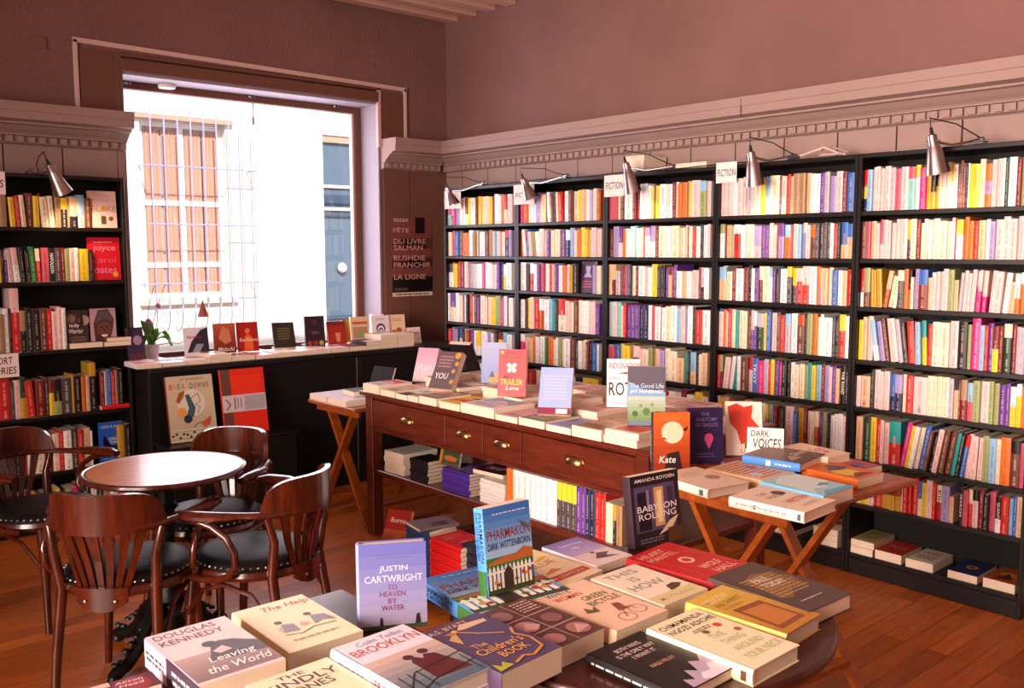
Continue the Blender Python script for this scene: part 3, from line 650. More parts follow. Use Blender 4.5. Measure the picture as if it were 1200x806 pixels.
def copy_tree(o,parent=None):
    c=o.copy(); COL.objects.link(c)
    if parent: c.parent=parent
    for ch in [x for x in bpy.data.objects if x.parent==o]: copy_tree(ch,c)
    return c
ch0=make_chair('dark bentwood armchair seen from behind, nearest the camera, left of the round table')
CH=[((1.06,3.26),(.67,.74)),
    ((1.46,3.095),(-.52,.86),'dark bentwood armchair at the right of the small table, its back to the big desk'),
    ((1.525,3.675),(-.82,-.50),'dark bentwood armchair behind the small table, in front of the red portfolio'),
    ((1.035,4.235),(.45,-.89),'dark bentwood armchair at the left edge, before the window-wall bookcase')]
for i,cc in enumerate(CH):
    o=ch0 if i==0 else copy_tree(ch0)
    if i: o['label']=cc[2]
    d=cc[1]; o.location=(cc[0][0],cc[0][1],0.0005); o.rotation_euler=(0,0,math.atan2(d[1],d[0])-PI/2)
# ---- cafe table
t=thing('cafe_table','small round wooden pedestal table with glossy pale top among four armchairs','table',(1.27,3.46,0))
q=MB(); q.lathe([(.0,.712),(.272,.712),(.292,.716),(.300,.724),(.298,.733),(.289,.737),(.286,.7345),(.276,.7345),(0,.7345)],M['cafe'],n=64,cap=False); q.ms=[M['cafe'],M['chair']]
for i,f in enumerate(q.f):
    r_=max(math.hypot(q.v[k][0],q.v[k][1]) for k in f); z_=min(q.v[k][2] for k in f)
    q.m[i]=0 if (r_<=.277 and z_>.73) else 1
o=fixn(q.build('table_top')); o.parent=t
q=MB(); q.lathe([(.0,.69),(.13,.69),(.13,.70),(.04,.705),(.032,.64),(.03,.60),(.045,.585),(.03,.57),(.026,.45),(.03,.3),(.05,.27),(.055,.22),(.035,.20),(.05,.17),(.062,.12),(.04,.09),(0,.09)],M['iron'],n=20,cap=False); q.lathe([(0,.69),(.14,.69),(.14,.711),(0,.711)],M['iron'],n=20,cap=False); o=fixn(q.build('pedestal')); o.parent=t
for k in range(4):
    a=rad(25+90*k); c_,s_=math.cos(a),math.sin(a); q=MB()
    prof=[(.03,.17),(.08,.19),(.13,.15),(.17,.085),(.22,.045),(.27,.035),(.30,.03)]
    q.tube([(r_*c_,r_*s_,z) for r_,z in prof],[.03,.033,.03,.026,.024,.027,.015],M['iron'],n=8)
    for j in range(9):
        r_=.07+j*.026; z=.20-j*.018 if j<7 else .06; q.lathe([(0,0),(.014,.004),(.012,.012),(0,.018)],M['iron'],c=(r_*c_,r_*s_,max(.035,z)),n=7)
    q.lathe([(.018,0),(.026,.01),(.02,.03),(0,.034)],M['iron'],c=(.285*c_,.285*s_,0),n=10); o=fixn(q.build('foot')); o.parent=t
# ---- big desk
DX0,DX1,DY0,DY1,DZ=2.655,3.46,2.24,4.24,.80
t=thing('drawer_table','long dark red wooden table with brass drawer pulls, loaded with books','table',(DX0,DY0,0))
def part(mb,nm,par): o=mb.build(nm); o.matrix_world=Matrix.Identity(4); o.parent=par; o.matrix_parent_inverse=Matrix.Translation(-Vector(par.location)) ; return o
def bpart(a,b,m,nm,par,bev=.003): q=MB(); q.box(a,b,m,bev=bev); return part(q,nm,par)
D=M['desk']
bpart((DX0-.02,DY0-.03,DZ-.024),(DX1+.02,DY1+.03,DZ),D,'table_top',t,.005)
for x0,x1 in ((DX0,DX0+.065),(DX1-.065,DX1)):
    for y0,y1 in ((DY0,DY0+.065),(DY1-.065,DY1)): bpart((x0,y0,0),(x1,y1,DZ-.0245),D,'leg',t)
AZ=.585
bpart((DX0+.012,DY0+.0655,AZ),(DX0+.02,DY1-.0655,AZ+.022),D,'front_rail',t); bpart((DX0+.012,DY0+.0655,DZ-.04),(DX0+.02,DY1-.0655,DZ-.0245),D,'front_rail',t)
bpart((DX1-.05,DY0+.0655,AZ),(DX1-.03,DY1-.0655,DZ-.0245),D,'apron',t); bpart((DX0+.0655,DY0+.012,AZ),(DX1-.0655,DY0+.034,DZ-.0245),D,'apron',t); bpart((DX0+.0655,DY1-.034,AZ),(DX1-.0655,DY1-.012,DZ-.0245),D,'apron',t)
ye=[DY1-.067]; 
for px in (521,565,610): ye.append(onx(px,510,DX0).y)
ye.append(DY0+.067)
for i in range(4):
    a,b=ye[i+1],ye[i]
    dwr=bpart((DX0+.004,a+.003,AZ+.024),(DX0+.022,b-.003,DZ-.042),D,'drawer',t)
    q=MB(); yc=(a+b)/2; zc=AZ+.10
    vs=[];fs=[];n=10
    for i2 in range(n+1):
        a_=PI*i2/n
        for k in range(6):
            b_a=rad(k*21); vs.append((DX0+.003-.024*math.sin(a_)*math.sin(b_a),yc-.05*math.cos(a_),zc-.004+.027*math.sin(a_)*math.cos(b_a)))
    for i2 in range(n):
        for k in range(5): fs.append((i2*6+k,(i2+1)*6+k,(i2+1)*6+k+1,i2*6+k+1))
    q.add(vs,fs,M['brass'],True); q.box((DX0+.002,yc-.056,zc+.016),(DX0+.0042,yc+.056,zc+.022),M['brass']); q.box((DX0+.002,yc-.056,zc-.012),(DX0+.0042,yc+.056,zc+.015),M['brass'])
    h=part(q,'drawer_pull',dwr); h.parent=dwr; h.matrix_parent_inverse=(Matrix.Translation(-Vector(t.location))@dwr.matrix_basis).inverted()@Matrix.Translation(-Vector(t.location)) if 0 else Matrix.Identity(4)
SZ=.375
bpart((DX0+.01,DY0+.02,SZ-.03),(DX1-.01,DY1-.02,SZ),D,'lower_shelf',t,.004) 
# ---- folding tables
def folding(label,cx,cy,rz,lx,ly,zt,lt,lb,ins0,ins1):
    """top lx(across x) by ly (along y); legs cross in the y-z plane at both x ends"""
    t=thing('folding_table',label,'folding table',(cx,cy,0),rz,'wooden folding tables'); W=M['fold']
    def P(a,b,nm,bev=.004): q=MB(); q.box(a,b,W,bev=bev); o=q.build(nm); o.parent=t
    P((-lx/2,-ly/2,zt-.022),(lx/2,ly/2,zt),'table_top')
    for s in (-1,1):
        P((s*(lx/2-.05)-.011,-ly/2+.03,zt-.062),(s*(lx/2-.05)+.011,ly/2-.03,zt-.0225),'apron')
        for k in (-1,1):
            q=MB(); x=s*(lx/2-(ins0 if s<0 else ins1))+k*.012; q.bar((x,k*lt,zt-.03),(x,-k*lb,.012),.022,.05,W,upv=(1,0,0))
            o=q.build('leg'); o.parent=t
    for k in (-1,1):
        q=MB(); q.bar((-lx/2+ins0,-k*(lb-.05),.1),(lx/2-ins1,-k*(lb-.05),.1),.045,.02,W); o=q.build('stretcher'); o.parent=t
        pass
    return t
folding('right wooden folding table with crossed legs, between the desk and the rightmost bookcase',2.835,1.79,rad(-5),.73,.63,.75,.21,.25,.12,.22)
folding('left wooden folding table with crossed legs, between the window counter and the desk',2.98,4.56,rad(1),.72,.50,.69,.16,.235,.08,.08)
# ---- round display tables in the foreground
def roundtable(label,cx,cy,r,zt,ang):
    t=thing('round_table',label,'table',(cx,cy,0),rad(ang),'dark round folding display tables'); W=M['round']
    q=MB(); q.lathe([(0,-.028),(r-.006,-.028),(r,-.02),(r,-.006),(r-.005,0),(0,0)],W,c=(0,0,zt),n=72,cap=False); o=fixn(q.build('table_top')); o.parent=t
    for s in (-1,1):
        q=MB(); q.box((s*r*.55-.012,-r*.7,zt-.07),(s*r*.55+.012,r*.7,zt-.0285),W,bev=.003); o=q.build('apron'); o.parent=t
        for k in (-1,1):
            q=MB(); q.bar((s*(r*.55-.02)*1.0+k*.013*0,k*r*.45,zt-.05),(s*(r*.55+.02),-k*r*.75,.012),.022,.045,W,upv=(1,0,0)); o=q.build('leg'); o.parent=t
    for k in (-1,1):
        q=MB(); q.bar((-r*.57,-k*r*.62,.12),(r*.57,-k*r*.62,.12),.045,.02,W); o=q.build('stretcher'); o.parent=t
    return t
FZ=.75
roundtable('round dark wooden table at bottom right, covered with flat novels',1.55,1.33,.43,FZ,20)
t=thing('display_table','dark rectangular table at bottom left, hidden under the thick novels','table',(.9,1.4,0)); W=M['round']
bpart((.42,.75,FZ-.028),(.654,1.715,FZ),W,'side_leaf',t); bpart((.655,.75,FZ-.028),(1.10,1.875,FZ),W,'table_top',t)
for x in (.70,1.055):
    for y in (.80,1.83): bpart((x-.02,y-.02,0),(x+.02,y+.02,FZ-.0285),W,'leg',t)
# ---- window counter
t=thing('window_counter','long black panelled counter under the shop window','counter',(1.9,5.2,0))
CZ=.895
bpart((1.84,5.19,CZ-.03),(4.03,YW-.055,CZ),M['black'],'counter_top',t)
bpart((1.845,5.215,.06),(4.02,5.235,CZ-.0305),M['blackm'],'front_panel',t); bpart((1.845,5.2365,.0),(4.02,YW-.06,.059),M['blackm'],'plinth',t); bpart((4.0,5.2365,.06),(4.02,YW-.06,CZ-.0305),M['blackm'],'side_panel',t); bpart((1.845,5.2365,.06),(1.865,YW-.06,CZ-.0305),M['blackm'],'side_panel',t)
for x in (2.5,3.2,3.9): bpart((x,5.207,.08),(x+.05,5.2148,CZ-.04),M['black'],'batten',t)
# low ledge for the two big books
t=thing('low_ledge','low black box ledge against the counter, carrying the two tall books','ledge',(2.1,5.0,0))
bpart((1.86,4.96,0),(2.62,5.2,.46),M['blackm'],'box',t); bpart((1.85,4.95,.4605),(2.63,5.205,.475),M['black'],'ledge_top',t)
# crate for the stacks in front of the desk
t=thing('low_platform','low dark platform on the floor in front of the desk under book stacks','platform',(2.4,3.2,0))
bpart((2.24,2.55,.05),(2.62,3.60,.085),M['black'],'board',t)
for y in (2.6,3.5): bpart((2.27,y,0),(2.6,y+.06,.0495),M['black'],'foot',t)
# ---------------------------------------------------------------- clip lamps
def lamp(label,tip,mouth,clampp,lit=True,rmouth=.052):
    """shade from tip (cord end) to mouth centre; clamp on the shelf top"""
    tip=Vector(tip);mouth=Vector(mouth);cl=Vector(clampp)
    t=thing('clip_lamp',label,'lamp',tuple(cl),0,'clip-on shelf lamps')
    def PT(mb,nm,par=t): o=mb.build(nm); o.parent=par; o.matrix_parent_inverse=Matrix.Translation(-cl) if par is t else Matrix.Identity(4); return o
    d=(mouth-tip); L=d.length; d.normalize(); Mx=Matrix.Translation(tip)@d.to_track_quat('Z','Y').to_matrix().to_4x4()
    q=MB(); r=rmouth
    pr=[(.008,0),(.018,.004),(.021,.02),(.021,.045),(.026,.055),(.036,L*.6),(r*.93,L*.9),(r,L),(r-.002,L),(r*.9,L*.88),(.03,L*.6),(.018,.05),(.016,.02),(.002,.018)]
    q.lathe(pr,M['alu'],T=Mx,n=28,cap=False); sh=PT(fixn_mb(q),'lamp_shade')
    q=MB(); q.lathe([(.0,.05),(.012,.05),(.014,.07),(.022,.095),(.024,.11),(.018,.125),(0,.132)],M['bulb'],T=Mx,n=14,cap=False); PT(q,'bulb',sh)
    q=MB(); q.tube([Mx@Vector((0,0,-.028)),Mx@Vector((0,0,.004))],[.006,.009],M['cord'],n=8)
    p0=Mx@Vector((0,0,-.026)); md=(p0+cl)/2+Vector((0,0,.05)); q.tube([p0,p0-d*.03+Vector((0,0,.012)),md,(md+cl)/2+Vector((0,-.02,-.0)),cl+Vector((.03,0,.02))],.0028,M['cord'],n=6); PT(q,'cord')
    q=MB(); side=Mx@Vector((0,0,.03)); q.tube([side,(side*.6+cl*.4)+Vector((0,0,-.012)),cl+Vector((0,0,.02))],.006,M['steel'],n=8)
    for c in (side,cl+Vector((0,0,.02))): q.lathe([(0,-.012),(.011,-.012),(.011,.012),(0,.012)],M['steel'],T=Matrix.Translation(c)@Matrix.Rotation(PI/2,4,'X'),n=10)
    q.tube([side+Vector((0,-.03,0)),side+Vector((0,.03,0))],.004,M['steel'],n=6); PT(q,'arm')
    q=MB(); q.box(cl+Vector((-.03,-.022,-.0)),cl+Vector((.03,.022,.006)),M['steel'],bev=.001); q.box(cl+Vector((-.03,-.022,.008)),cl+Vector((.02,.022,.013)),M['steel'],bev=.001); q.tube([cl+Vector((-.0,-.03,.014)),cl+Vector((0,.03,.014))],.005,M['steel'],n=8); PT(q,'clamp')
    if lit:
        sl=bpy.data.lights.new('lamp_light','SPOT'); sl.energy=LAMPW; sl.spot_size=rad(105); sl.spot_blend=.6; sl.shadow_soft_size=.02; sl.color=(1,.72,.45)
        o=bpy.data.objects.new('lamp_light',sl); COL.objects.link(o); o.matrix_world=Matrix.Translation(Mx@Vector((0,0,L*.92)))@d.to_track_quat('-Z','Y').to_matrix().to_4x4()
LAMPW=3.5
class _W:
    def __init__(s,mb): s.mb=mb
    def build(s,nm): return fixn(s.mb.build(nm))
def fixn_mb(mb): return _W(mb)
XX=3.93
LP=[((1092,157),(1099,203),(4.10,1.66),'nearest the camera, right'),((880,177),(885,217),(4.10,2.55),'over the second bookcase from the right'),((733,190),(742,226),(4.10,3.30),'beside the white book stack'),((613,209),(622,233),(4.10,4.15),'second from the corner'),((524,219),(531,240),(4.10,4.97),'nearest the corner')]
for (a,b,c,l) in LP:
    A=onx(a[0],a[1],XX+.01); B=onx(b[0],b[1],XX+.045); dd=(B-A)
    lamp('aluminium clip lamp on the long-wall bookcases, '+l,A,B,(c[0]-.0,c[1],2.001))
A=ony(57,192,5.27);B=ony(74,226,5.30)
LAMPW=9
lamp('aluminium clip lamp on the window-wall bookcase, aimed at its top shelf',A,B,(1.36,5.46,1.971))
# ================================================================ BOOKS ON DISPLAY
TOPS=[]
def support(x,y,r,lo,hi):
    return max([lo]+[z for cx,cy,hx,hy,z in TOPS if abs(x-cx)<hx+r*.6 and abs(y-cy)<hy+r*.6 and lo<=z<hi])+.0006
def lay(label,x,y,zb,w,h,t,ang,cover,art=(),group=None,**kw):
    """centre x,y ; ang = direction of the head edge, degrees from +x"""
    a=rad(ang); TOPS.append((x,y,(h/2 if abs(math.cos(a))>.7 else w/2),(w/2 if abs(math.cos(a))>.7 else h/2),zb+t))
    V=Vector((math.cos(a),math.sin(a),0)); U=Vector((V.y,-V.x,0)); O=Vector((x,y,zb+.0004))-U*w/2-V*h/2
    return book(label,Matrix(((U.x,V.x,0,O.x),(U.y,V.y,0,O.y),(0,0,1,O.z),(0,0,0,1))),w,h,t,cover,art,group=group,**kw)
def prop(label,x,y,zb,w,h,t,face,tilt,cover,art=(),group=None,**kw):
    """standing book, (x,y) centre of bottom edge, face = direction the front looks (deg), tilt back"""
    a=rad(face); Nn=Vector((math.cos(a),math.sin(a),0)); U=Vector((-Nn.y,Nn.x,0)); ct,st=math.cos(rad(tilt)),math.sin(rad(tilt))
    V=Vector((0,0,1))*ct-Nn*st; Z=Nn*ct+Vector((0,0,1))*st; O=Vector((x,y,zb+.0006))-U*w/2-Z*0
    return book(label,Matrix(((U.x,V.x,Z.x,O.x),(U.y,V.y,Z.y,O.y),(U.z,V.z,Z.z,O.z),(0,0,0,1))),w,h,t,cover,art,group=group,**kw)
GF='novels on the round table'; GL='thick novels at bottom left'
# ---- round table, bottom right
TPH=[('g',0,.42,1,1,'A8C8E8','2E6ABC'),('r',0,.30,1,.42,'3A7A34'),('r',0,0,1,.10,'3A4A2A'),('t','PHARMAKON',.05,.62,.97,.74,'8E2A10'),('t','DIRK WITTENBORN',.05,.51,.96,.59,'101C50'),('p',[(.0,.36),(.25,.40),(.45,.42),(.6,.41),(.8,.48),(1,.44),(1,.34),(0,.34)],'B8642C'),('lines',.15,.9,.9,.93,1,'D8E0E8')]
TPH+=[('p',[(.03+i*.085,.06),(.085+i*.085,.06),(.085+i*.085,.29),(.057+i*.085,.33),(.03+i*.085,.29)],'F0E8D0') for i in range(11)]+[('r',0,.24,1,.265,'F0E8D0'),('c',.16,.14,.035,'C89428'),('c',.22,.11,.03,'A83018'),('c',.75,.19,.04,'C0381C'),('c',.83,.17,.035,'C89428'),('c',.9,.2,.03,'A83018'),('c',.6,.13,.035,'5A6A2A'),('p',[(.34,.04),(.52,.04),(.5,.26),(.43,.31),(.36,.26)],'3A2A20'),('p',[(.72,.80),(.86,.74),(.92,.69),(.8,.72)],'5A4A40')]
SPH=[('t','PHARMAKON',.05,.5,.62,.9,'3A1418'),('t','DIRK WITTENBORN',.05,.12,.6,.45,'14307A'),('r',.72,0,1,1,'3A6A34')]
flat('blue novel with a white picket fence lying flat under its upright copy',(522.5,681),(597,645),(636,688),FZ,.036,'7AB0E0',TPH,group=GF,spine='4E94DC',sart=SPH,k=.96,name='novel')
stand('blue novel with a picket fence standing upright, the tallest cover on the round table',(573,702),(627,686),(562,599),FZ+.037,.034,7,'3A74C0',TPH,group=GF,spine='4E94DC',sart=SPH,hmax=.235,name='novel')
s_=MB(); a=onz(607,697,FZ+.04); s_.tube([a+Vector((.03,-.02,0)),a,a+Vector((-.03,.02,0)),a+Vector((-.03,.02,.03))],.002,M['steel'],n=6)
flat('cream novel with grey THIS IS HOW lettering in the middle of the round table',(693,678),(743,660),(829,690),FZ,.032,'F2E2C8',[('t','THIS',.12,.80,.78,.92,'9A9A90'),('t','IS',.38,.62,.55,.74,'9A9A90'),('t','HOW',.10,.42,.80,.56,'9A9A90'),('r',0,0,1,.22,'E0CC94'),('t','MJ HYLAND',.12,.06,.85,.15,'B8A870'),('p',[(.55,.22),(.62,.34),(.8,.36),(.9,.3),(.75,.24)],'5A3A28')],group=GF,name='novel')
flat('red hardcover with white lettering and a ring, back of the round table',(739,654),(781,633),(879,661),FZ,.030,'C41C1C',[('t','HILARY',.08,.84,.62,.93,'F0B4A0'),('t','MANTEL',.08,.72,.70,.81,'F0B4A0'),('t','WOLF',.38,.26,.82,.36,'F0C8B4'),('t','HALL',.42,.12,.86,.22,'F0C8B4'),('c',.5,.54,.12,'F0C8B4'),('c',.5,.54,.075,'C41C1C'),('l',[(.9,.1),(.95,.5),(.6,.9)],.003,'D8583A'),('l',[(.1,.1),(.2,.5),(.1,.7)],.003,'D8583A')],group=GF,hard=True,spine='A81616',name='novel')
flat('grey-brown hardcover with tangled golden branches at the far right of the round table',(838,676),(880,655),(990,695),FZ,.038,'4E3A34',[('p',[(.1,.3),(.3,.25),(.55,.4),(.8,.35),(.95,.55),(.8,.75),(.5,.8),(.2,.72)],'7A5A30'),('lines',.12,.3,.9,.75,9,'B88A4A'),('t','PAUL',.30,.62,.62,.71,'E8DCD0'),('t','TORDAY',.28,.50,.72,.59,'E8DCD0'),('lines',.2,.14,.7,.18,1,'C8B8A8')],group=GF,hard=True,name='novel')
flat('golden yellow hardcover with an old wooden door panel, right side of the round table',(809,705),(845,683),(957,720),FZ,.036,'C8942C',[('g',0,0,1,1,'B87824','DCB848'),('p',[(.12,.08),(.8,.08),(.84,.55),(.2,.60)],'8A4A20'),('p',[(.2,.14),(.74,.14),(.77,.48),(.26,.52)],'C07830'),('t','MOSCOW',.10,.80,.70,.89,'F0E0A0'),('t','AND CHARIOT',.12,.70,.78,.77,'8A6A28'),('lines',.12,.62,.6,.67,2,'A07830')],group=GF,hard=True,spine='D8BC58',name='novel')
flat('cream hardcover with pale green title and black author name, front right of the round table',(762.5,736),(813,710),(933,756),FZ,.034,'F4E6BC',[('t','CHIMAMANDA',.06,.86,.92,.93,'3A2A1C'),('t','NGOZI ADICHIE',.06,.76,.96,.83,'3A2A1C'),('t','THE',.36,.50,.62,.58,'B8C88C'),('t','THING',.34,.38,.76,.46,'B8C88C'),('t','AROUND',.30,.25,.84,.33,'B8C88C'),('t','YOUR NECK',.20,.11,.95,.20,'B8C88C'),('c',.75,.66,.06,'C8502C'),('c',.45,.63,.05,'6A5A3A'),('c',.84,.50,.05,'A85A30'),('lines',.3,.66,.7,.72,2,'8A7A50')],group=GF,hard=True,spine='F0E2B8',sart=[('r',.9,.2,.95,.8,'5A3A28')],name='novel')
flat('black hardcover with white lettering and pale blossom, front edge of the round table',(692,766),(750,736.5),(855,782),FZ,.024,'1C1614',[('t','BOTH WAYS',.28,.82,.72,.88,'E8D0C8'),('t','IS THE ONLY WAY',.18,.73,.84,.79,'E8D0C8'),('t','I WANT IT',.32,.64,.72,.70,'E8D0C8'),('t','MAILE MELOY',.30,.44,.72,.49,'D89A8A'),('p',[(.25,0),(.3,.14),(.42,.08),(.5,.24),(.62,.16),(.72,.32),(.84,.26),(1,.38),(1,0)],'B8A4B8'),('p',[(.5,.04),(.6,.12),(.75,.1),(.85,.2),(1,.16),(1,0),(.6,0)],'EADCE8')],group=GF,hard=True,sart=[('lines',.05,.3,.9,.7,1,'D8D0C8')],name='novel')
flat('pink-cream novel with a bicycle sketch and red and green title, centre of the round table',(629,699),(683,676),(777,715),FZ,.034,'F0C8A8',[('t','WHITE',.10,.84,.52,.93,'5A4A50'),('t','WOMAN',.10,.73,.58,.82,'C02C24'),('t','GREEN',.42,.60,.86,.69,'5A6A28'),('t','BICYCLE',.36,.48,.92,.57,'5A6A28'),('l',[(.45+.13*math.cos(i*PI/6),.14+.08*math.sin(i*PI/6)) for i in range(13)],.0016,'5A3A30'),('l',[(.75+.13*math.cos(i*PI/6),.20+.08*math.sin(i*PI/6)) for i in range(13)],.0016,'5A3A30'),('l',[(.45,.14),(.58,.28),(.72,.28),(.75,.2)],.002,'7A3A30'),('p',[(.5,.26),(.6,.42),(.7,.40),(.66,.26)],'8A4A40'),('p',[(.12,.4),(.2,.5),(.25,.42),(.35,.47),(.3,.36)],'6A5A38')],group=GF,name='novel')
flat('brown novel printed with a grid of sepia photographs, left side of the round table',(556,722),(613,699),(707,735.5),FZ,.044,'5C3A38',[('r',0,.64,.5,.66,'B88A80'),('r',0,.32,1,.34,'B88A80'),('r',.49,0,.51,1,'B88A80'),('r',.5,.64,1,.66,'B88A80'),('c',.25,.8,.16,'9A7068'),('c',.25,.48,.18,'C08A80'),('c',.75,.48,.16,'8A5A54'),('c',.25,.15,.16,'B08078'),('c',.75,.16,.18,'A87068'),('lines',.56,.7,.95,.95,5,'D8B0A0'),('p',[(.1,.42),(.3,.55),(.45,.44),(.3,.38)],'D8A8A0'),('p',[(.6,.08),(.8,.24),(.92,.12)],'D0A098')],group=GF,name='novel')
flat('thick purple novel with a golden dragonfly and yellow title, left edge of the round table',(494,744),(559,714.5),(653,757.5),FZ+.012,.052,'54405C',[('t','A.S. BYATT',.08,.88,.70,.95,'D8A880'),('p',[(.16,.72),(.22,.58),(.36,.80),(.40,.84)],'C89868'),('p',[(.42,.82),(.55,.9),(.92,.86),(.9,.80),(.5,.80)],'D8B08C'),('p',[(.42,.84),(.3,.76),(.2,.82)],'A87848'),('l',[(.36,.82),(.55,.66),(.80,.52)],.004,'D89850'),('c',.37,.82,.04,'E0A050'),('t','The',.22,.44,.42,.52,'E0A048'),('t',"Children's",.14,.31,.84,.42,'E0A048'),('t','BOOK',.32,.18,.76,.28,'E0A048'),('p',[(.02,.02),(.06,.16),(.12,.08),(.2,.14),(.26,.04)],'A8A83C'),('l',[(.3,.05),(.5,.1),(.6,.05),(.85,.12),(.92,.3),(.85,.45),(.95,.55)],.006,'C88A40')],group=GF,name='novel')
flat('cream and red novel behind the upright picket-fence book on the round table',(565,667),(622,640),(697,668),FZ,.022,'F4DDB0',[('t','THE',.5,.82,.78,.90,'C08A48'),('t','GLUE',.40,.52,.86,.64,'C08A48'),('r',.05,.12,.95,.24,'B83A34'),('t','MARINA LEWYCKA',.1,.15,.9,.21,'F0C8A0'),('p',[(.4,.32),(.62,.42),(.7,.34)],'E08828'),('p',[(.6,.66),(.9,.7),(.85,.76)],'E8C030')],group=GF,name='novel')
flat('lilac and white novel with a sketched figure, rear left of the round table',(637,641),(676,628),(739,650),FZ,.022,'F0DCD8',[('g',0,.45,1,1,'C8B8E0','8070B8'),('t','Swimming',.22,.76,.82,.87,'F0E8F0'),('t','up',.36,.62,.56,.72,'F0E8F0'),('p',[(.3,.2),(.55,.36),(.8,.3),(.6,.22),(.85,.12),(.5,.16)],'6A4A58'),('c',.5,.4,.05,'5A3A48')],group=GF,name='novel')
stand('black novel with tall doorways and white capitals standing at the back of the round table',(744.5,646),(800,632),(737,561),FZ,.03,8,'2A1C24',[('r',.06,.2,.9,.84,'58486C'),('r',.12,.22,.38,.76,'1C1420'),('r',.46,.25,.66,.80,'D8A05C'),('r',.52,.3,.62,.75,'F0DCA8'),('r',.74,.22,.86,.78,'3A2C40'),('r',0,.86,1,1,'1C1216'),('t','AMANDA BOYDEN',.08,.90,.92,.95,'F0E0D8'),('r',.3,.5,.36,.78,'8A78A0'),('t','BABYLON',.10,.48,.92,.57,'F4E8E0'),('t','ROLLING',.12,.37,.90,.46,'F4E8E0'),('p',[(.5,.12),(.75,.3),(.95,.36),(.8,.2)],'E8C898'),('r',.7,0,1,.2,'5A3418'),('lines',.1,.04,.6,.12,2,'8A7A80')],group=GF,spine='3A2A34',hmax=.25,name='novel')
# ---- rectangular table, bottom left
flat('thick pink paperback with a sepia embracing couple, leftmost thick novel',(175,747),(266,719),(329.5,772),FZ,.06,'E8C8C4',[('t','DOUGLAS',.05,.87,.80,.96,'5A3A3C'),('t','KENNEDY',.05,.74,.82,.83,'5A3A3C'),('g',0,.04,1,.46,'7A5850','B89488'),('p',[(.4,.40),(.5,.56),(.62,.60),(.78,.56),(1,.42),(1,.25),(.3,.28)],'4A3434'),('c',.50,.58,.085,'3E2C2C'),('p',[(.45,.44),(.6,.5),(.66,.4),(.5,.38)],'D8B8B0'),('t','Leaving',.30,.24,.84,.36,'F4E8E4',.2),('t','the World',.18,.10,.92,.21,'F4E8E4',.2)],group=GL,spine='B898A8',sart=[('r',0,0,.42,1,'C8B0C0'),('r',.42,0,1,1,'3A2C38'),('lines',.5,.2,.95,.8,2,'C8B0B8'),('lines',.02,.3,.4,.7,2,'3A2A38')],name='novel')
flat('cream paperback with red script title and women at work, beside the pink one',(276,718),(355.5,694),(421,739),FZ,.044,'F6E2B4',[('t','The Help',.28,.80,.95,.92,'B8283C',.2),('p',[(.2,.42),(.32,.52),(.45,.48),(.4,.36),(.22,.34)],'C8A898'),('c',.30,.56,.05,'4A3438'),('p',[(.24,.36),(.3,.5),(.44,.46),(.42,.32)],'8A8088'),('c',.72,.58,.05,'4A3438'),('p',[(.66,.36),(.72,.54),(.9,.5),(.94,.34),(.8,.4)],'8A8088'),('c',.55,.42,.06,'E0A0A0'),('l',[(.2,.3),(.4,.26),(.6,.32),(.9,.3)],.003,'6A5048'),('lines',.15,.14,.85,.2,1,'A89070')],group=GL,spine='F0DCA0',name='novel')
flat('cream paperback with large black capitals at the bottom left edge',(293,804),(384,767),(442,808),FZ,.05,'F4DDB4',[('t','THE',.30,.84,.62,.92,'4A3424'),('t','KINDLY',.06,.66,.94,.80,'3A281C'),('t','ONES',.30,.48,.78,.62,'3A281C'),('r',.1,.64,.9,.645,'8A6A50')],group=GL,spine='ECD4A8',name='novel')
flat('pale grey hardcover lying under the white one with the couple at a railing',(400,778),(476,744),(566,802),FZ,.032,'B8A8A8',[],group=GL,name='novel')
flat('white hardcover with dark red couple leaning on a bridge railing',(397,759.6),(474,727.4),(567,782),FZ+.033,.032,'E8DCE4',[('t','Colm Toibin',.22,.88,.86,.95,'8A8AA8',.2),('t','BROOKLYN',.06,.74,.96,.85,'B85A48'),('g',0,0,1,.62,'4A6070','D8B8A8'),('p',[(.42,.12),(.44,.42),(.52,.50),(.60,.42),(.66,.48),(.78,.44),(.9,.1)],'5A2420'),('c',.48,.50,.065,'5A2420'),('c',.70,.52,.065,'5A2420'),('l',[(0,.05),(.3,.28),(1,.34)],.003,'2A2428'),('l',[(0,.0),(.4,.12),(1,.18)],.003,'2A2428')]+[('l',[(x,.02),(x+.02,.3)],.0022,'2A2428') for x in (.08,.2,.32,.92)],group=GL,hard=True,spine='D8CCDC',sart=[('t','BROOKLYN',.55,.25,.95,.75,'B04A3C'),('lines',.08,.3,.45,.7,1,'8A8AA8')],name='novel')
stand('pale violet hardcover standing upright at the bottom, white and red centred title',(422,742),(501,735),(418,641),FZ,.032,5,'6C6CA8',[('g',0,0,1,1,'9C90A4','5E62A8'),('t','JUSTIN',.30,.66,.72,.74,'CCC4DC'),('t','CARTWRIGHT',.08,.55,.94,.63,'CCC4DC'),('t','TO',.42,.46,.56,.52,'7C3C5C'),('t','HEAVEN',.30,.38,.68,.44,'7C3C5C'),('t','BY',.42,.30,.55,.36,'7C3C5C'),('t','WATER',.32,.22,.66,.28,'7C3C5C'),('lines',.2,.82,.8,.88,2,'7068A0'),('r',0,0,1,.05,'3A4430'),('p',[(.29,.05),(.30,.14),(.33,.14),(.34,.05)],'2A2024'),('p',[(.82,.05),(.84,.16),(.88,.17),(.90,.05)],'2A2024')],group=GL,hard=True,spine='8C98C8',hmax=.26,name='novel')
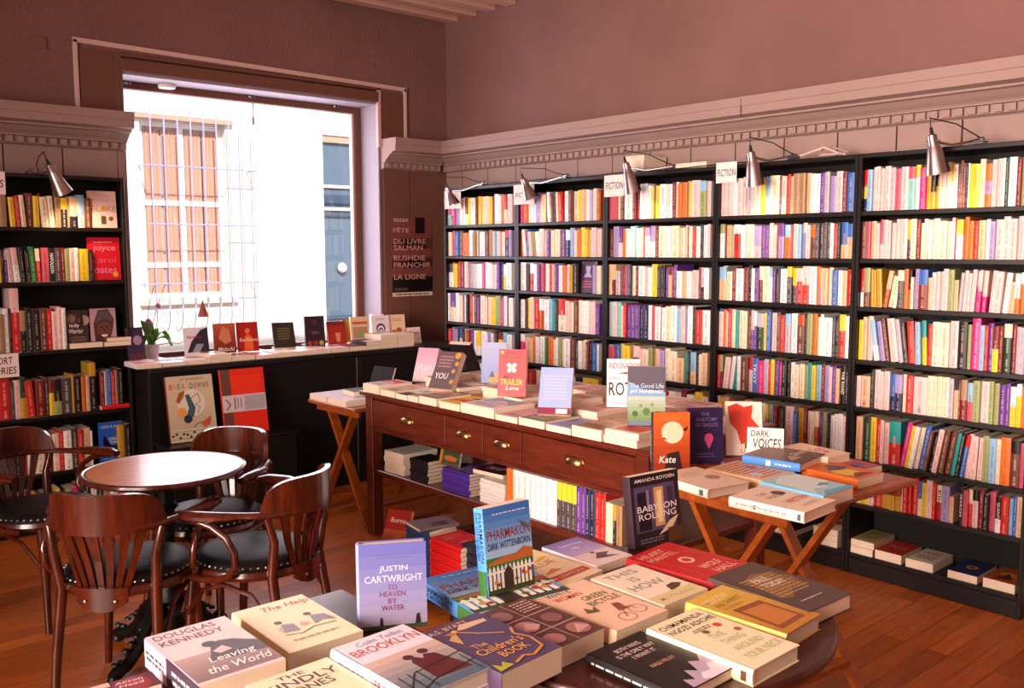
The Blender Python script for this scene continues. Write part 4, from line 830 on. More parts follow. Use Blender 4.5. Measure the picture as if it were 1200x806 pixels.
flat('maroon and white paperback at the far bottom left corner',(102,806),(178,787),(191,801),FZ,.03,'5A1A20',[('r',0,.7,.3,1,'C8A8A0'),('c',.6,.4,.3,'8A1C24'),('t','Alison',.36,.66,.8,.8,'F0D8D0',.2),('t','Head',.40,.4,.78,.56,'F0D8D0',.2)],group=GL,name='novel')
# ---- right folding table
GR='books on the right folding table'; RZ=.75
flat('white hardcover lying at the left corner of the right folding table',(774,555),(815,545),(872,564.5),RZ,.03,'E8D0B8',[('c',.7,.45,.14,'B88868'),('lines',.2,.6,.7,.85,3,'D8A890')],hard=True,group=GR,spine='EEDCC8',sart=[('r',.86,.15,.93,.85,'5A5A60')],name='novel')
flat('white hardcover with red lettering at the front corner of the right folding table',(867,581),(890,565),(968,586),RZ,.034,'F0D8BC',[('t','THE',.3,.7,.55,.8,'8A8A60'),('t','WORLD',.28,.56,.7,.66,'8A8A60'),('c',.72,.66,.12,'4A2418'),('t','WRITTEN',.3,.3,.9,.42,'C83A24'),('lines',.3,.12,.8,.2,2,'C89878')],hard=True,group=GR,spine='F4E4DC',sart=[('c',.36,.5,.025,'3A2424'),('lines',.1,.3,.9,.7,1,'D8A8A0'),('r',.92,.2,.96,.8,'6A5A58')],name='novel')
flat('pale blue hardcover with a water painting at the right of the folding table',(899,564),(925,552),(993,569.6),RZ,.042,'A8D4DC',[('p',[(0,.1),(.3,.3),(.5,.2),(1,.4),(1,.9),(.6,1),(.1,.8)],'D8ECE8'),('p',[(.5,.35),(.75,.42),(.9,.34),(.7,.28)],'5AA0B0'),('p',[(.05,0),(1,0),(1,.1),(.3,.14)],'5AB0CC')],hard=True,group=GR,spine='6AB4D4',name='novel')
flat('paperback with yellow and orange artwork behind the pale blue hardcover',(947,548),(968,539),(1028,554),RZ,.034,'D86A28',[('c',.4,.4,.3,'E8C040'),('p',[(.1,.1),(.5,.3),(.9,.1)],'7A2A20'),('p',[(.2,.6),(.6,.9),(.9,.6),(.6,.5)],'5A3A50')],group=GR,name='novel')
flat('cream paperback with red ornamental printing in the middle of the folding table',(836,549),(862,537.5),(924,553),RZ,.026,'E0B890',[('lines',.1,.1,.9,.95,9,'A83A2C'),('c',.3,.3,.12,'D8D0E0'),('c',.7,.6,.1,'C8502C')],group=GR,name='novel')
flat('dark purple paperback with orange flowers, rear left of the folding table',(852,541),(874,529),(928,540),RZ,.022,'6A3A58',[('c',.3,.6,.15,'C85A34'),('c',.6,.4,.14,'B87038'),('c',.5,.75,.1,'8A5AA0'),('c',.75,.7,.1,'D88A40')],group=GR,name='novel')
flat('brown hardcover with a sky-blue spine, on top at the rear of the folding table',(880,532.5),(897,520),(958,532),RZ+.028,.03,'5A4238',[('g',0,0,1,1,'4A342C','8A6A54'),('t','Ghost',.5,.3,.95,.45,'E8D8C8',.2),('p',[(.1,.2),(.4,.4),(.5,.2)],'B8988A')],hard=True,group=GR,spine='4A8CD8',sart=[('r',.42,.15,.5,.85,'F0E4DC'),('lines',.55,.3,.9,.7,1,'D8E4F0')],name='novel')
lay('orange art paperback under the brown hardcover with the blue spine',3.12,1.98,RZ,.15,.20,.026,20,'C85A28',[('r',.1,.1,.9,.5,'7A3A60')],group=GR,name='novel')
flat('cream hardcover with pink lettering at the far right rear of the folding table',(921,523.5),(938,517),(988,531),RZ+.02,.034,'F0D4B0',[('t','Gold',.3,.4,.8,.6,'D84A64',.2),('c',.6,.3,.1,'C83A58')],hard=True,group=GR,name='novel')
flat('colourful magazine-like paperback at the right edge of the folding table',(962,541),(985,533),(1025,545),RZ,.024,'A83A50',[('c',.3,.6,.2,'D8502C'),('c',.6,.3,.15,'5A4A90'),('c',.75,.7,.12,'D8B8C0'),('p',[(.1,.1),(.5,.2),(.3,.4)],'2A1A28')],group=GR,name='novel')
prop('orange hardcover with a pale moon and two birds standing at the desk end',2.63,2.115,RZ,.135,.215,.03,232,4,'B84418',[('g',0,0,1,1,'8A2C14','D86424'),('c',.52,.66,.30,'F0C8A8'),('t','Peter',.25,.86,.7,.94,'C87040'),('p',[(.1,.5),(.25,.56),(.4,.52),(.3,.58)],'2A1414'),('p',[(.8,.7),(.95,.78),(.9,.68)],'2A1414'),('p',[(.3,0),(.38,.3),(.7,.34),(.8,0)],'2A1A1C'),('t','Kate',.15,.14,.6,.26,'F0E0D0',.2)],hard=True,group=GR,spine='2E2A34',sart=[('t','Alice Hoffman',.35,.3,.85,.7,'E8E0E0')],name='novel')
prop('dark purple hardcover with a pink heart-shaped rose standing on the folding table',2.82,2.105,RZ,.135,.21,.03,236,5,'2A1C44',[('t','THE',.36,.86,.6,.92,'8A70A8'),('t','ANATOMY',.2,.76,.85,.83,'8A70A8'),('t','OF GHOSTS',.2,.66,.85,.73,'8A70A8'),('c',.58,.46,.13,'C84A78'),('p',[(.45,.44),(.58,.26),(.72,.44)],'C84A78'),('lines',.2,.1,.8,.2,2,'6A5A90')],hard=True,group=GR,spine='3A2858',name='novel')
prop('white paperback with a red paint splash leaning back behind the brown hardcover',3.02,2.06,RZ,.14,.215,.022,222,22,'F0E0D0',[('p',[(.05,.9),(.3,.97),(.5,.9),(.75,.94),(.7,.7),(.95,.5),(.8,.35),(.9,.2),(.6,.25),(.4,.2),(.3,.45),(.1,.6)],'D83A20'),('p',[(.5,.12),(.75,.2),(.7,.3),(.5,.25)],'5A7A30'),('t','LUST',.4,.04,.8,.12,'C84A28')],group=GR,name='novel')
c_=MB(); a=onx(868,533,3.62); T=Matrix(((0,0,-1,a.x),(-1,0,0,a.y),(0,1,0,0),(0,0,0,1))); 
# handwritten cards
def card(label,T,w,h,lines,name='sign_card',col='card',th=.0012,group='handwritten shelf cards'):
    q=MB(); q.box((0,0,-th),(w,h,0),M[col]); X,Y,Z=Vector((1,0,0)),Vector((0,1,0)),Vector((0,0,1))
    for s,x0,y0,x1,y1 in lines: put_text(q,s,Vector((x0*w,y0*h,.0004)),X,Y,(x1-x0)*w,(y1-y0)*h,M['ink'],.05)
    return tag(q.build(name,T=T),label,'sign',group)
def cardX(label,px0,px1,pyt,pyb,X,lines,**k):
    a=onx(px0,pyb,X);b=onx(px1,pyb,X);c=onx(px0,pyt,X); T=Matrix(((0,0,-1,X),(-1,0,0,a.y),(0,1,0,a.z),(0,0,0,1))); return card(label,T,a.y-b.y,c.z-a.z,lines,**k)
cardX('white FICTION card clipped to the middle long-wall bookcase',708,731,206,231,4.055,[('FICTION',.08,.35,.95,.68)])
cardX('white FICTION card on the second bookcase from the right',839,863,191,215,4.055,[('FICTION',.06,.32,.94,.66)])
cardX('blank-looking white card behind the lamp second from the corner',602,626,217,240,4.055,[('FICTION',.1,.35,.9,.6)])
cardX('white card behind the lamp nearest the corner',521,540,224,245,4.055,[])
a=ony(0,443,LYF-.006);b=ony(23,443,LYF-.006);c=ony(0,415,LYF-.006); wd_=.21
card('white card lettered SHORT STORIES on the window-wall bookcase',Matrix(((1,0,0,b.x-wd_),(0,0,-1,LYF-.006),(0,1,0,a.z),(0,0,0,1))),wd_,c.z-a.z,[('SHORT',.3,.56,.86,.86),('STORIES',.2,.14,.94,.44)])
b=ony(7,228,LYF-.006);c=ony(0,201,LYF-.006)
card('white card at the left edge of the picture above the top shelf books',Matrix(((1,0,0,b.x-.16),(0,0,-1,LYF-.006),(0,1,0,b.z),(0,0,0,1))),.16,c.z-b.z,[('SERIES',.2,.3,.94,.65)])
a=onz(869,540,.93); 
a=onz(866,531,.79); T0=Matrix.Translation((a.x+.05,a.y-.0,.778))@Matrix.Rotation(rad(-58),4,'Z')@Matrix.Rotation(rad(78),4,'X')
card('cream card handwritten DARK VOICES beside the red-splash paperback',T0,.135,.105,[('DARK',.1,.68,.6,.9),('VOICES',.15,.25,.92,.62)],th=.002)
# ---- long desk, front row: feet of the books along the edge
GD='books laid out on the long desk'
fr_=[(426,444.5,.046,'F0E0D8','D83A48','white paperback with a red cover edge at the far left front of the desk'),(446,463,.032,'E8C8A8','D8B898','tan paperback next in the front row'),(464,477,.026,'F0ECEC','3A2A2C','white and black paperback in the front row'),(478,490,.030,'D8B080','E8A878','peach paperback in the front row'),(491,511.5,.040,'8A7468','C8A88C','grey-brown paperback in the front row'),(514.5,538.5,.034,'F0C424','E88020','bright yellow paperback in the front row'),(540,579,.046,'F0E4E4','8AA8C8','thick white and blue hardcover in the front row'),(580.5,606,.026,'F0C4C0','E8B0B0','thin pink paperback in the front row'),(608,638,.034,'8A8060','C8A878','olive and tan paperback in the front row'),(640,669,.028,'A8A4D0','8088C0','lavender-blue paperback in the front row'),(670,705,.046,'B88A60','D8A880','thick tan paperback in the front row')]
row_x=DX0-.028
for i,(x0,x1,t_,c1,c2,lb) in enumerate(fr_):
    ya=onx(x0,480,row_x+.0).y; yb=onx(x1,480,row_x).y; w_=(ya-yb)*.985; L=.215 if i!=6 else .25
    rr=random.Random(i); art=[('r',.06,.45,.94,.9,c2),('p',[(.2,.5),(.5,.7),(.8,.52)],c1),('lines',.12,.12,.88,.36,4,'6A4A48' if lum(c1)>130 else 'E8D8D0')]
    if i==5: art=[('p',[(0,.2),(.5,.35),(.9,.15),(1,.5),(.6,.6),(.1,.45)],'D8501C'),('c',.6,.75,.14,'5A3A20')]
    if i==2: art=[('r',0,0,1,.35,'2A2024'),('t','LIFE',.2,.6,.8,.8,'3A2A2C')]
    lay(lb,row_x+L/2,(ya+yb)/2,DZ,w_,L,t_,rad(0),c1,art,group=GD,name='novel',spine=c1)
y0=onx(706,500,row_x).y;y1=onx(745,500,row_x).y
lay('thick cream paperback under the red-topped one at the near right corner of the desk',row_x+.118,(y0+y1)/2,DZ,(y0-y1)*.99,.22,.03,0,'E8C8A8',[],group=GD,name='novel')
lay('cream paperback with a red panel on top of the stack at the near desk corner',row_x+.116,(y0+y1)/2-.004,DZ+.031,(y0-y1)*.97,.215,.026,2,'F0D4B8',[('r',.14,.12,.9,.88,'D8402C'),('t','MARTIN',.3,.5,.8,.62,'F0C8B0')],group=GD,name='novel')
# second and third rows of the desk, slightly turned stacks
k=0
col2=['E8A8A0','C88868','F0D0C0','D8B090','B8907C','EFC0B0','A88A80','F0D8C8','C8A088','D89878','E8C0A8','9A8088']
for r_,xr in ((0,2.97),(1,3.22)):
    y=4.12; j=0
    while y>2.36:
        w_=.135+((j*7+r_*3)%5)*.006; n=1+((j*5+r_*2)%3 if not(r_==1) else (j+1)%4); z=DZ; yc=y-w_/2
        for s in range(min(n,3)):
            t_=.022+((j+s)%3)*.006; c=col2[(j*3+s*5+r_)%12]
            lb=('{} paperback, desk {} row, {} from the window end{}').format(['pinkish','rust','pale pink','tan','brown-grey','salmon','grey-brown','cream','sand','orange-tan','peach','mauve-grey'][(j*3+s*5+r_)%12],['middle','back'][r_],ORD[j],['',', second layer',', third layer'][s])
            lay(lb,xr+.01*math.sin(j*2.1+s),yc,z,w_*.97,.205,t_,(j*37+s*61)%9-4,c,[('r',.1,.5,.9,.9,col2[(j+s+4)%12]),('lines',.15,.12,.85,.4,4,'8A5A50')],group='stacked paperbacks on the back of the desk',name='novel'); z+=t_+.0008
        y-=w_+.012; j+=1
# standing books on the desk
def deskstand(label,px,py,w,h,t,face,tilt,cover,art,zb,**k):
    p=onz(px,py,DZ+.05); zb=support(p.x,p.y,w/2,DZ,DZ+.2); p=onz(px,py,zb); zb=support(p.x,p.y,w/2,DZ,DZ+.2); return prop(label,p.x,p.y,zb,w,h,t,face,tilt,cover,art,group='books standing up on the long desk',name='novel',**k)
ZD=DZ+.062
deskstand('thick pink and white paperback leaning back at the far end of the desk',500,446,.13,.20,.055,205,24,'E8C8D4',[('g',0,0,1,1,'F0D8DC','D8A8C0'),('t','MAP',.15,.3,.8,.5,'F4E8F0')],DZ+.03)
deskstand('grey paperback with orange circles and white YOU title leaning back on the desk',519,447,.14,.215,.04,200,34,'6A5A60',[('c',.85,.9,.13,'E0A040'),('c',.9,.68,.09,'D89848'),('c',.85,.48,.08,'D89848'),('c',.9,.2,.09,'D89848'),('lines',.1,.55,.75,.9,4,'C88A8A'),('t','YOU',.12,.26,.68,.42,'F4ECEC')],DZ+.045)
deskstand('black paperback propping the grey YOU book from behind',549,437,.14,.20,.03,20,30,'1E1618',[('r',.1,.1,.9,.3,'3A2C30')],DZ+.03,backart=[('r',.1,.1,.5,.5,'3A3034')])
deskstand('pale blue paperback seen from its back cover, standing mid desk',579,449,.125,.205,.025,222,14,'A8B4DC',[('g',0,0,1,1,'8A9CD0','B4BCE0'),('c',.5,.12,.2,'E0A050'),('p',[(.3,.14),(.45,.3),(.55,.14)],'4A5A8A')],DZ+.05)
deskstand('red paperback with a white flower and yellow title standing mid desk',601,458,.135,.225,.04,217,12,'D8383C',[('t','Elmore',.25,.88,.85,.95,'7A1420'),('t','Duck',.22,.8,.8,.86,'7A1420'),('c',.12,.93,.06,'F0C060'),('c',.48,.62,.07,'F4E8D8'),('c',.38,.66,.08,'F4E8D8'),('c',.58,.66,.08,'F4E8D8'),('c',.40,.55,.08,'F4E8D8'),('c',.57,.55,.08,'F4E8D8'),('c',.48,.61,.04,'D8B840'),('t','MEET',.2,.38,.7,.45,'7A1420'),('t','TRAILER',.08,.24,.9,.36,'F0D838'),('t','Love',.3,.13,.75,.22,'F4E8E0',.2)],DZ+.05)
deskstand('pale blue paperback with a red lower band leaning back near the middle of the desk',650,474,.145,.215,.028,216,26,'A4B4E0',[('r',0,0,1,.14,'8A2C40'),('r',.55,.02,.9,.12,'F0E4E4'),('lines',.1,.3,.9,.85,8,'C0C8E8')],DZ+.035)
deskstand('white paperback with red and black INDIGNATION lettering standing at the near end',730,486,.145,.215,.02,222,7,'F4ECE8',[('t','INDIGNATION',.06,.80,1.0,.92,'A83A3C'),('p',[(.3,.70),(.85,.76),(.85,.68)],'C82424'),('t','PHILIP',.08,.58,.4,.62,'8A4A4A'),('t','ROTH',.06,.24,1.0,.52,'3A2024'),('lines',.1,.06,.9,.12,1,'C8A8A8')],DZ+.05)
deskstand('thick grey-blue novel with a seaside crowd standing at the near end of the desk',757,489,.148,.235,.05,222,4,'6A7A90',[('p',[(0,.62),(0,1),(1,1),(1,.5),(.5,.6)],'5A5260'),('p',[(0,.3),(1,.3),(1,.58),(.4,.62),(0,.75)],'7AA4C4'),('t','The Good Life',.06,.64,.95,.72,'B4D0E8'),('t','JAY McINERNEY',.06,.54,.95,.61,'F4F0F0'),('g',0,.08,1,.5,'6A8A50','B8C4B8'),('c',.2,.2,.08,'4A6A34'),('c',.5,.24,.1,'5A7A3A'),('c',.8,.2,.09,'4A6030'),('c',.35,.34,.05,'8A8A60'),('c',.65,.36,.05,'8A8A60')],DZ+.045)
# ---- lower shelf of the desk
GS='books on the lower shelf of the desk'
def shelfstack(px,py,n,w,h,t,ang,cols,desc,where,zb=SZ,dep=None,dx=0,group=GS,kx=DX0+.03,jit=.008,**k):
    p=onx(px,py,kx); z=zb
    for s in range(n):
        c=cols[s%len(cols)]
        pos='bottom' if s==0 else ('top' if s==n-1 else ORD[s]+' from bottom')
        o=lay(f'{desc}, {pos} of the stack {where}',kx+(dep or h)/2+dx+.003*math.sin(s*2.3),p.y,z,w,h,t,ang+math.sin(s*1.7)*1.5,c,k.get('art',()),group=group,name='novel',spine=k.get('spine')); z+=t+.0006
    return z
zt_=shelfstack(461,540,4,.17,.225,.028,183,['EEE2D0','F0E4D4','E8DCC8','F0E4D4'],'white green-edged book','at the far end of the shelf',art=[('r',.02,.02,.98,.98,'D8D4C0')])
zt_=shelfstack(491,548,6,.135,.155,.0185,90,['1E1A1C','241E20','1A1618'],'black paperback','between the white and purple stacks',dep=.135)
zt_=shelfstack(534,568,7,.15,.215,.0155,90,['4A2C8A','52309A'],'purple paperback','on the lower shelf',dep=.15,art=[('lines',.1,.1,.9,.9,6,'B8A8D0')])
a=onx(524,550,DX0+.05); prop('green and orange landscape painting cover standing on the purple and black stacks',DX0+.07,a.y,SZ+.1135,.15,.085,.012,183,12,'2E4A24',[('g',0,.4,1,1,'4A5A2A','1E3A24'),('r',0,0,.14,1,'C07828'),('p',[(.2,.5),(.5,.62),(.9,.5),(.8,.3),(.3,.28)],'B8642C'),('r',.1,0,1,.2,'5A4A3C')],group=GS,name='novel')
z2=shelfstack(577,583,7,.17,.18,.0155,90,['F0E4DC','F4E8E4'],'white yellow-cornered paperback','beside the upright orange spines',dep=.17,art=[('r',.5,.0,1,.5,'F0B428')])
lay('maroon and black paperback lying across the top of the white and purple stacks',DX0+.20,onx(560,560,DX0+.03).y,max(z2,SZ+.112),.20,.24,.02,6,'5A1428',[('r',0,.5,1,1,'1A1214'),('t','MAP',.2,.2,.7,.4,'E8D8D8')],group=GS,name='novel')
ups=[('o',597),('o',601),('w',606),('w',612),('w',619),('w',625),('w',631),('w',637),('w',645),('w',652),('y/d',657),('y/d',663),('y/d',669),('y/d',675),('v',681),('v',686),('n',691),('n',697),('r',703),('r',709.5),('c',714.5),('c',718),('Y/k',722),('T',729)]
yv=onx(593,560,DX0+.03).y
for j,(cc,xe) in enumerate(ups):
    ye_=onx(xe,580,DX0+.03).y; codes=cc.split('/'); w_=(yv-ye_)*.97
    h=.196+.004*((j*3)%3) if j<20 else .165; h=min(h,AZ-SZ-.006)
    T=Matrix(((0,1,0,DX0+.03),(-1,0,0,yv),(0,0,1,SZ+.0005),(0,0,0,1))); To=T.to_translation(); Ti=Matrix.Translation(-To)@T
    mb,pg=MB(),MB(); spine_geo(mb,pg,Ti,w_,h,.15,codes,[.6] if len(codes)>1 else [])
    o=mb.build('paperback_book'); o.location=To; p=pg.build('page_block'); p.parent=o
    nm=NAME[codes[0]] if len(codes)==1 else NAME[codes[0]]+' and '+NAME[codes[1]]
    tag(o,f'{nm} spine, {ORD[j]} from left, upright row on the desk lower shelf','book','upright books on the desk lower shelf'); yv=ye_
# ---- stacks on the low platform
GP='book stacks on the low platform'; PZ=.0855
def pstack(px,py,n,w,h,t,ang,col,desc,where,kx,art=(),spine=None,fan=0):
    p=onx(px,py,kx); z=PZ; ang+=-90
    for s in range(n):
        pos='bottom' if s==0 else ('top' if s==n-1 else ORD[s]+' from bottom')
        lay(f'{desc}, {pos} of the {where}',kx+w/2-.006*s*fan+.002*math.sin(s*3),p.y,z,w,h,t,ang+s*fan,col,art,group=GP,name='novel',spine=spine); z+=t+.0005
    return z,p.y
z3,y3=pstack(522,668,12,.16,.215,.0185,180,'B81414','red paperback','red stack in front of the desk',2.30,art=[('lines',.15,.6,.8,.85,3,'E86050'),('t','SAGA',.3,.2,.7,.35,'E8A090')],spine='C41818')
z4,y4=pstack(489,640,11,.16,.17,.0185,184,'2A3A70','blue paperback','blue stack behind the red one',2.37,art=[('g',0,0,1,1,'24386A','4A6AA0')],spine='32466E')
lay('grey booklet on top of the blue stack',2.45,y4-.01,z4,.15,.2,.012,170,'7A6A70',[('r',.1,.2,.5,.6,'4A3C44')],group=GP,name='novel')
z5,y5=pstack(556,662,13,.15,.165,.018,178,'1C2034','dark navy paperback','navy stack behind the picket-fence book',2.33,art=[('lines',.2,.3,.8,.8,3,'A8B0C8')],spine='1A1E30')
a=onz(463,628,.30); a=Vector((2.37,3.53,0))
for s_i in range(3): lay(['lowest','middle','topmost'][s_i]+' brown book of the short pile under the autumn-trees paperback',2.37,3.50,PZ+s_i*.0245,.14,.17,.024,92,'5A3424',[],group=GP,name='novel')
prop('small dark red paperback with autumn trees standing left of the blue stack',2.33,3.50,PZ+.074,.13,.19,.018,205,28,'A82018',[('t','Burns',.2,.68,.8,.8,'F0D8C8'),('g',0,0,1,.5,'4A1810','B85A28'),('c',.3,.3,.12,'8A3A18'),('c',.6,.36,.12,'A84A1C')],group=GP,name='novel')
# ---- window counter: flat row with page edges to the room
GW='books along the window counter'
cx_=[160,190,221,247,272,300,326,350,366,389,410,430,447,467,486]
cc_=['F0DCE8','2A2A30','E8C0B8','F0D8C8','E0B088','C83038','F0E0CC','E8D0C0','F0D8C0','D8A890','C85A48','E8C8A0','F0D8B8','E8D0E0']
cn=['white glossy','black-covered','pink-topped','pale','tan','red-topped','cream','sand','pale cream','peach','brick red','straw','creamy','lilac-white']
for i in range(14):
    ya=5.215; xa=ony(cx_[i],420,ya).x; xb=ony(cx_[i+1],415,ya).x; n=1 if i<11 else (2 if i<12 else 3); n=2 if i in(3,) else n
    if i in (9,): n=1
    z=CZ
    for s in range(n):
        t_=[.028,.022,.026,.024,.024,.022,.03,.028,.032,.03,.028,.026,.03,.03][i]
        nm=['','second layer ','third layer '][s]
        lay(f'{cn[i]} {nm}paperback in the flat row on the window counter, {ORD[i]} from the left',(xa+xb)/2,ya+.108,z,(xb-xa)*.97,.205,t_,90,cc_[(i+s*4)%14],[('r',.08,.1,.92,.45,cc_[(i+5)%14]),('lines',.1,.55,.9,.9,4,'A87868')],group=GW,name='novel'); z+=t_+.0006
def win(label,px,py,w,h,t,tilt,cover,art,y=5.44,zb=CZ,face=262,**k):
    p=ony(px,py,y); return prop(label,p.x,y,zb,w,h,t,face,tilt,cover,art,group='books standing on the window counter',name='novel',**k)
# second flat row behind supports the standing ones
for i,(x0,x1) in enumerate(((1.90,2.05),(2.22,2.37),(2.40,2.55),(2.56,2.71),(2.80,2.96),(3.02,3.17),(3.2,3.34),(3.36,3.50),(3.51,3.65),(3.66,3.80))):
    lay(f'paperback in the hidden second flat row of the window counter, {ORD[i]} from the left',(x0+x1)/2,5.535,CZ,.138,.2,.02+.003*(i%3),90,cc_[(i*3)%14],[('r',.1,.1,.9,.5,cc_[(i+2)%14])],group=GW,name='novel')
ZW=CZ+.027
win('dark portrait paperback at the left end of the window counter, beside the orchid',160,420,.10,.19,.02,10,'3A2A4A',[('c',.6,.6,.28,'A88AA8'),('r',0,0,1,.2,'5A2A3A')],zb=ZW,face=280)
win('white and black paperback with a curved shape and script, right of the orchid',231,418,.145,.17,.015,12,'D8D0DC',[('p',[(.1,.1),(.3,.5),(.7,.9),(1,1),(1,.1)],'2A2430'),('p',[(.3,.1),(.5,.4),(.8,.4),(.6,.1)],'8A90A0'),('t','femme',.1,.6,.7,.72,'8A2A4A',.2)],zb=ZW)
win('brown paperback with bare skin photograph and white script title on the counter',264,413,.135,.185,.015,8,'7A3020',[('g',0,0,1,1,'6A2014','B85A38'),('p',[(.2,.5),(.4,.9),(.7,.8),(.8,.4),(.5,.3)],'C87858'),('t','Malachi',.15,.06,.88,.2,'F4E8E0',.2)],zb=ZW)
win('red paperback with a glowing orange figure and script on the counter',291,412,.135,.185,.015,10,'A81C18',[('c',.5,.7,.12,'E87838'),('p',[(.3,0),(.35,.5),(.5,.6),(.7,.5),(.75,0)],'E86828'),('t','Blue Kimono',.1,.34,.95,.46,'F4E0D8',.2)],zb=ZW)
win('black paperback leaning back steeply in the middle of the counter',334,408,.14,.175,.02,26,'2E2822',[('lines',.2,.3,.8,.8,5,'7A6A50')],zb=ZW,face=255)
win('dark paperback with fruit along its foot on the counter',369,406,.135,.20,.02,6,'2E1A24',[('c',.2,.1,.12,'A83A2A'),('c',.5,.1,.13,'8A2A30'),('c',.8,.1,.12,'B8A850'),('c',.5,.8,.1,'4A3040'),('lines',.3,.4,.7,.5,2,'8A6A70')],zb=ZW)
win('red paperback with a glass on its cover, fanned before a yellow one',395,406,.13,.155,.02,14,'A8281C',[('p',[(.45,.1),(.65,.1),(.7,.5),(.4,.5)],'D88A70'),('r',0,.8,1,1,'8A2018')],zb=ZW,face=262)
win('yellow ochre paperback fanned behind the red one on the counter',411,404,.11,.155,.02,14,'C8982C',[('r',0,0,.3,1,'A87820')],y=5.50,zb=ZW)
win('beige paperback with a watercolour street on the counter',422,400,.135,.175,.02,9,'E0C098',[('r',.1,.15,.9,.6,'B8886A'),('c',.5,.3,.18,'8A9A6A'),('r',.1,.7,.9,.8,'C85A3A')],zb=CZ+.03)
win('white paperback with a black drawn arch on the counter',446,396,.135,.165,.02,9,'E8DCE4',[('c',.5,.45,.26,'3A2A38'),('c',.5,.42,.19,'E8DCE4'),('c',.5,.38,.12,'5A4A5A'),('c',.5,.35,.07,'E8DCE4'),('lines',.2,.78,.8,.9,2,'A88A98')],zb=CZ+.04)
win('cream paperback with an orange teapot, rightmost standing on the counter',465,395,.13,.165,.02,9,'ECCFA8',[('c',.6,.3,.18,'B8542C'),('c',.3,.28,.1,'8A6A4A'),('lines',.2,.7,.8,.85,2,'B88A68')],zb=CZ+.04)
win('small white boxed book behind the arch book on the counter',440,376,.09,.10,.05,4,'F0E8E8',[],y=5.60,zb=CZ+.1025)
lay('white box under the small boxed book at the counter back',ony(440,376,5.60).x,5.60,CZ,.13,.15,.1,90,'E8DCDC',[],group=GW,name='novel')
a=ony(486,402,5.36); card('small white price card with red foot at the right end of the counter',Matrix.Translation((a.x-.05,5.37,CZ+.0005))@Matrix.Rotation(rad(78),4,'X'),.12,.115,[('Merci',.15,.55,.85,.75)],name='price_card')
# orchid
def orchid():
    p=ony(178,418,5.60); t=thing('potted_orchid','small potted orchid with broad green leaves at the left end of the window counter','plant',(p.x,5.60,CZ))
    q=MB(); q.lathe([(0,0),(.034,0),(.045,.09),(.048,.092),(.048,.10),(.042,.10),(.04,.085),(0,.085)],M['pot'],n=24,cap=False); o=q.build('flower_pot'); o.parent=t
    for i,(a,L,up_,dr) in enumerate(((175,.12,.09,-.13),(205,.10,.10,-.15),(100,.08,.11,.05),(10,.13,.10,-.09),(340,.12,.06,-.05),(60,.09,.08,.02))):
        q=MB(); n=9; vs=[];fs=[]; ca,sa=math.cos(rad(a)),math.sin(rad(a))
        for k in range(n):
            s=k/(n-1); r_=L*s; z=.09+up_*math.sin(s*PI*.75)*1.1+dr*s*s; w_=.036*math.sin(PI*min(.97,.08+s*.9))**.6+.002
            for e in (-1,0,1): vs.append((ca*r_-sa*w_*e,sa*r_+ca*w_*e,z+(.006 if e else -.003)))
        m_=len(vs)
        for k in range(n-1):
            for e in (0,1): fs.append((k*3+e,k*3+e+1,k*3+e+4,k*3+e+3))
        q.add(vs,fs,M['leaf'],True); o=q.build('leaf'); sm=o.modifiers.new('thick','SOLIDIFY'); sm.thickness=.003; o.parent=t
    q=MB(); q.tube([(0,0,.09),(.01,0,.2),(.035,0,.3),(.075,0,.40),(.10,0,.46)],.0022,M['stem'],n=6); q.tube([(-.01,0,.09),(-.02,0,.22),(0,0,.36),(.03,0,.45)],.0022,M['stem2'],n=6); q.tube([(.03,0,.09),(.12,.0,.10),(.17,0,.09),(.21,0,.11)],.0025,M['stem2'],n=6); o=q.build('stem'); o.parent=t
    q=MB()
    for c in ((.05,0,.33),(-.012,0,.24)):
        for k in range(5): a=2*PI*k/5; q.lathe([(0,0),(.009,.004),(.010,.012),(0,.018)],M['pink'],T=Matrix.Translation(c)@Matrix.Rotation(a,4,'Y'),n=8)
    o=q.build('blossom'); o.parent=t
orchid()
p=ony(238,371,5.66); q=MB(); q.lathe([(0,0),(.035,0),(.003,.10),(0,.105)],pm('A0504A',.6),n=20,cap=False); z0=p.z; q.lathe([(.02,-(z0-CZ)+.0),(.02,-(z0-CZ)+.006),(.002,-(z0-CZ)+.01),(.002,0),(0,0)],M['steel'],n=10,cap=False); o=q.build('cone_ornament'); o.location=(p.x,5.66,z0+.0005); tag(o,'small reddish cone ornament standing in front of the window pane','ornament')
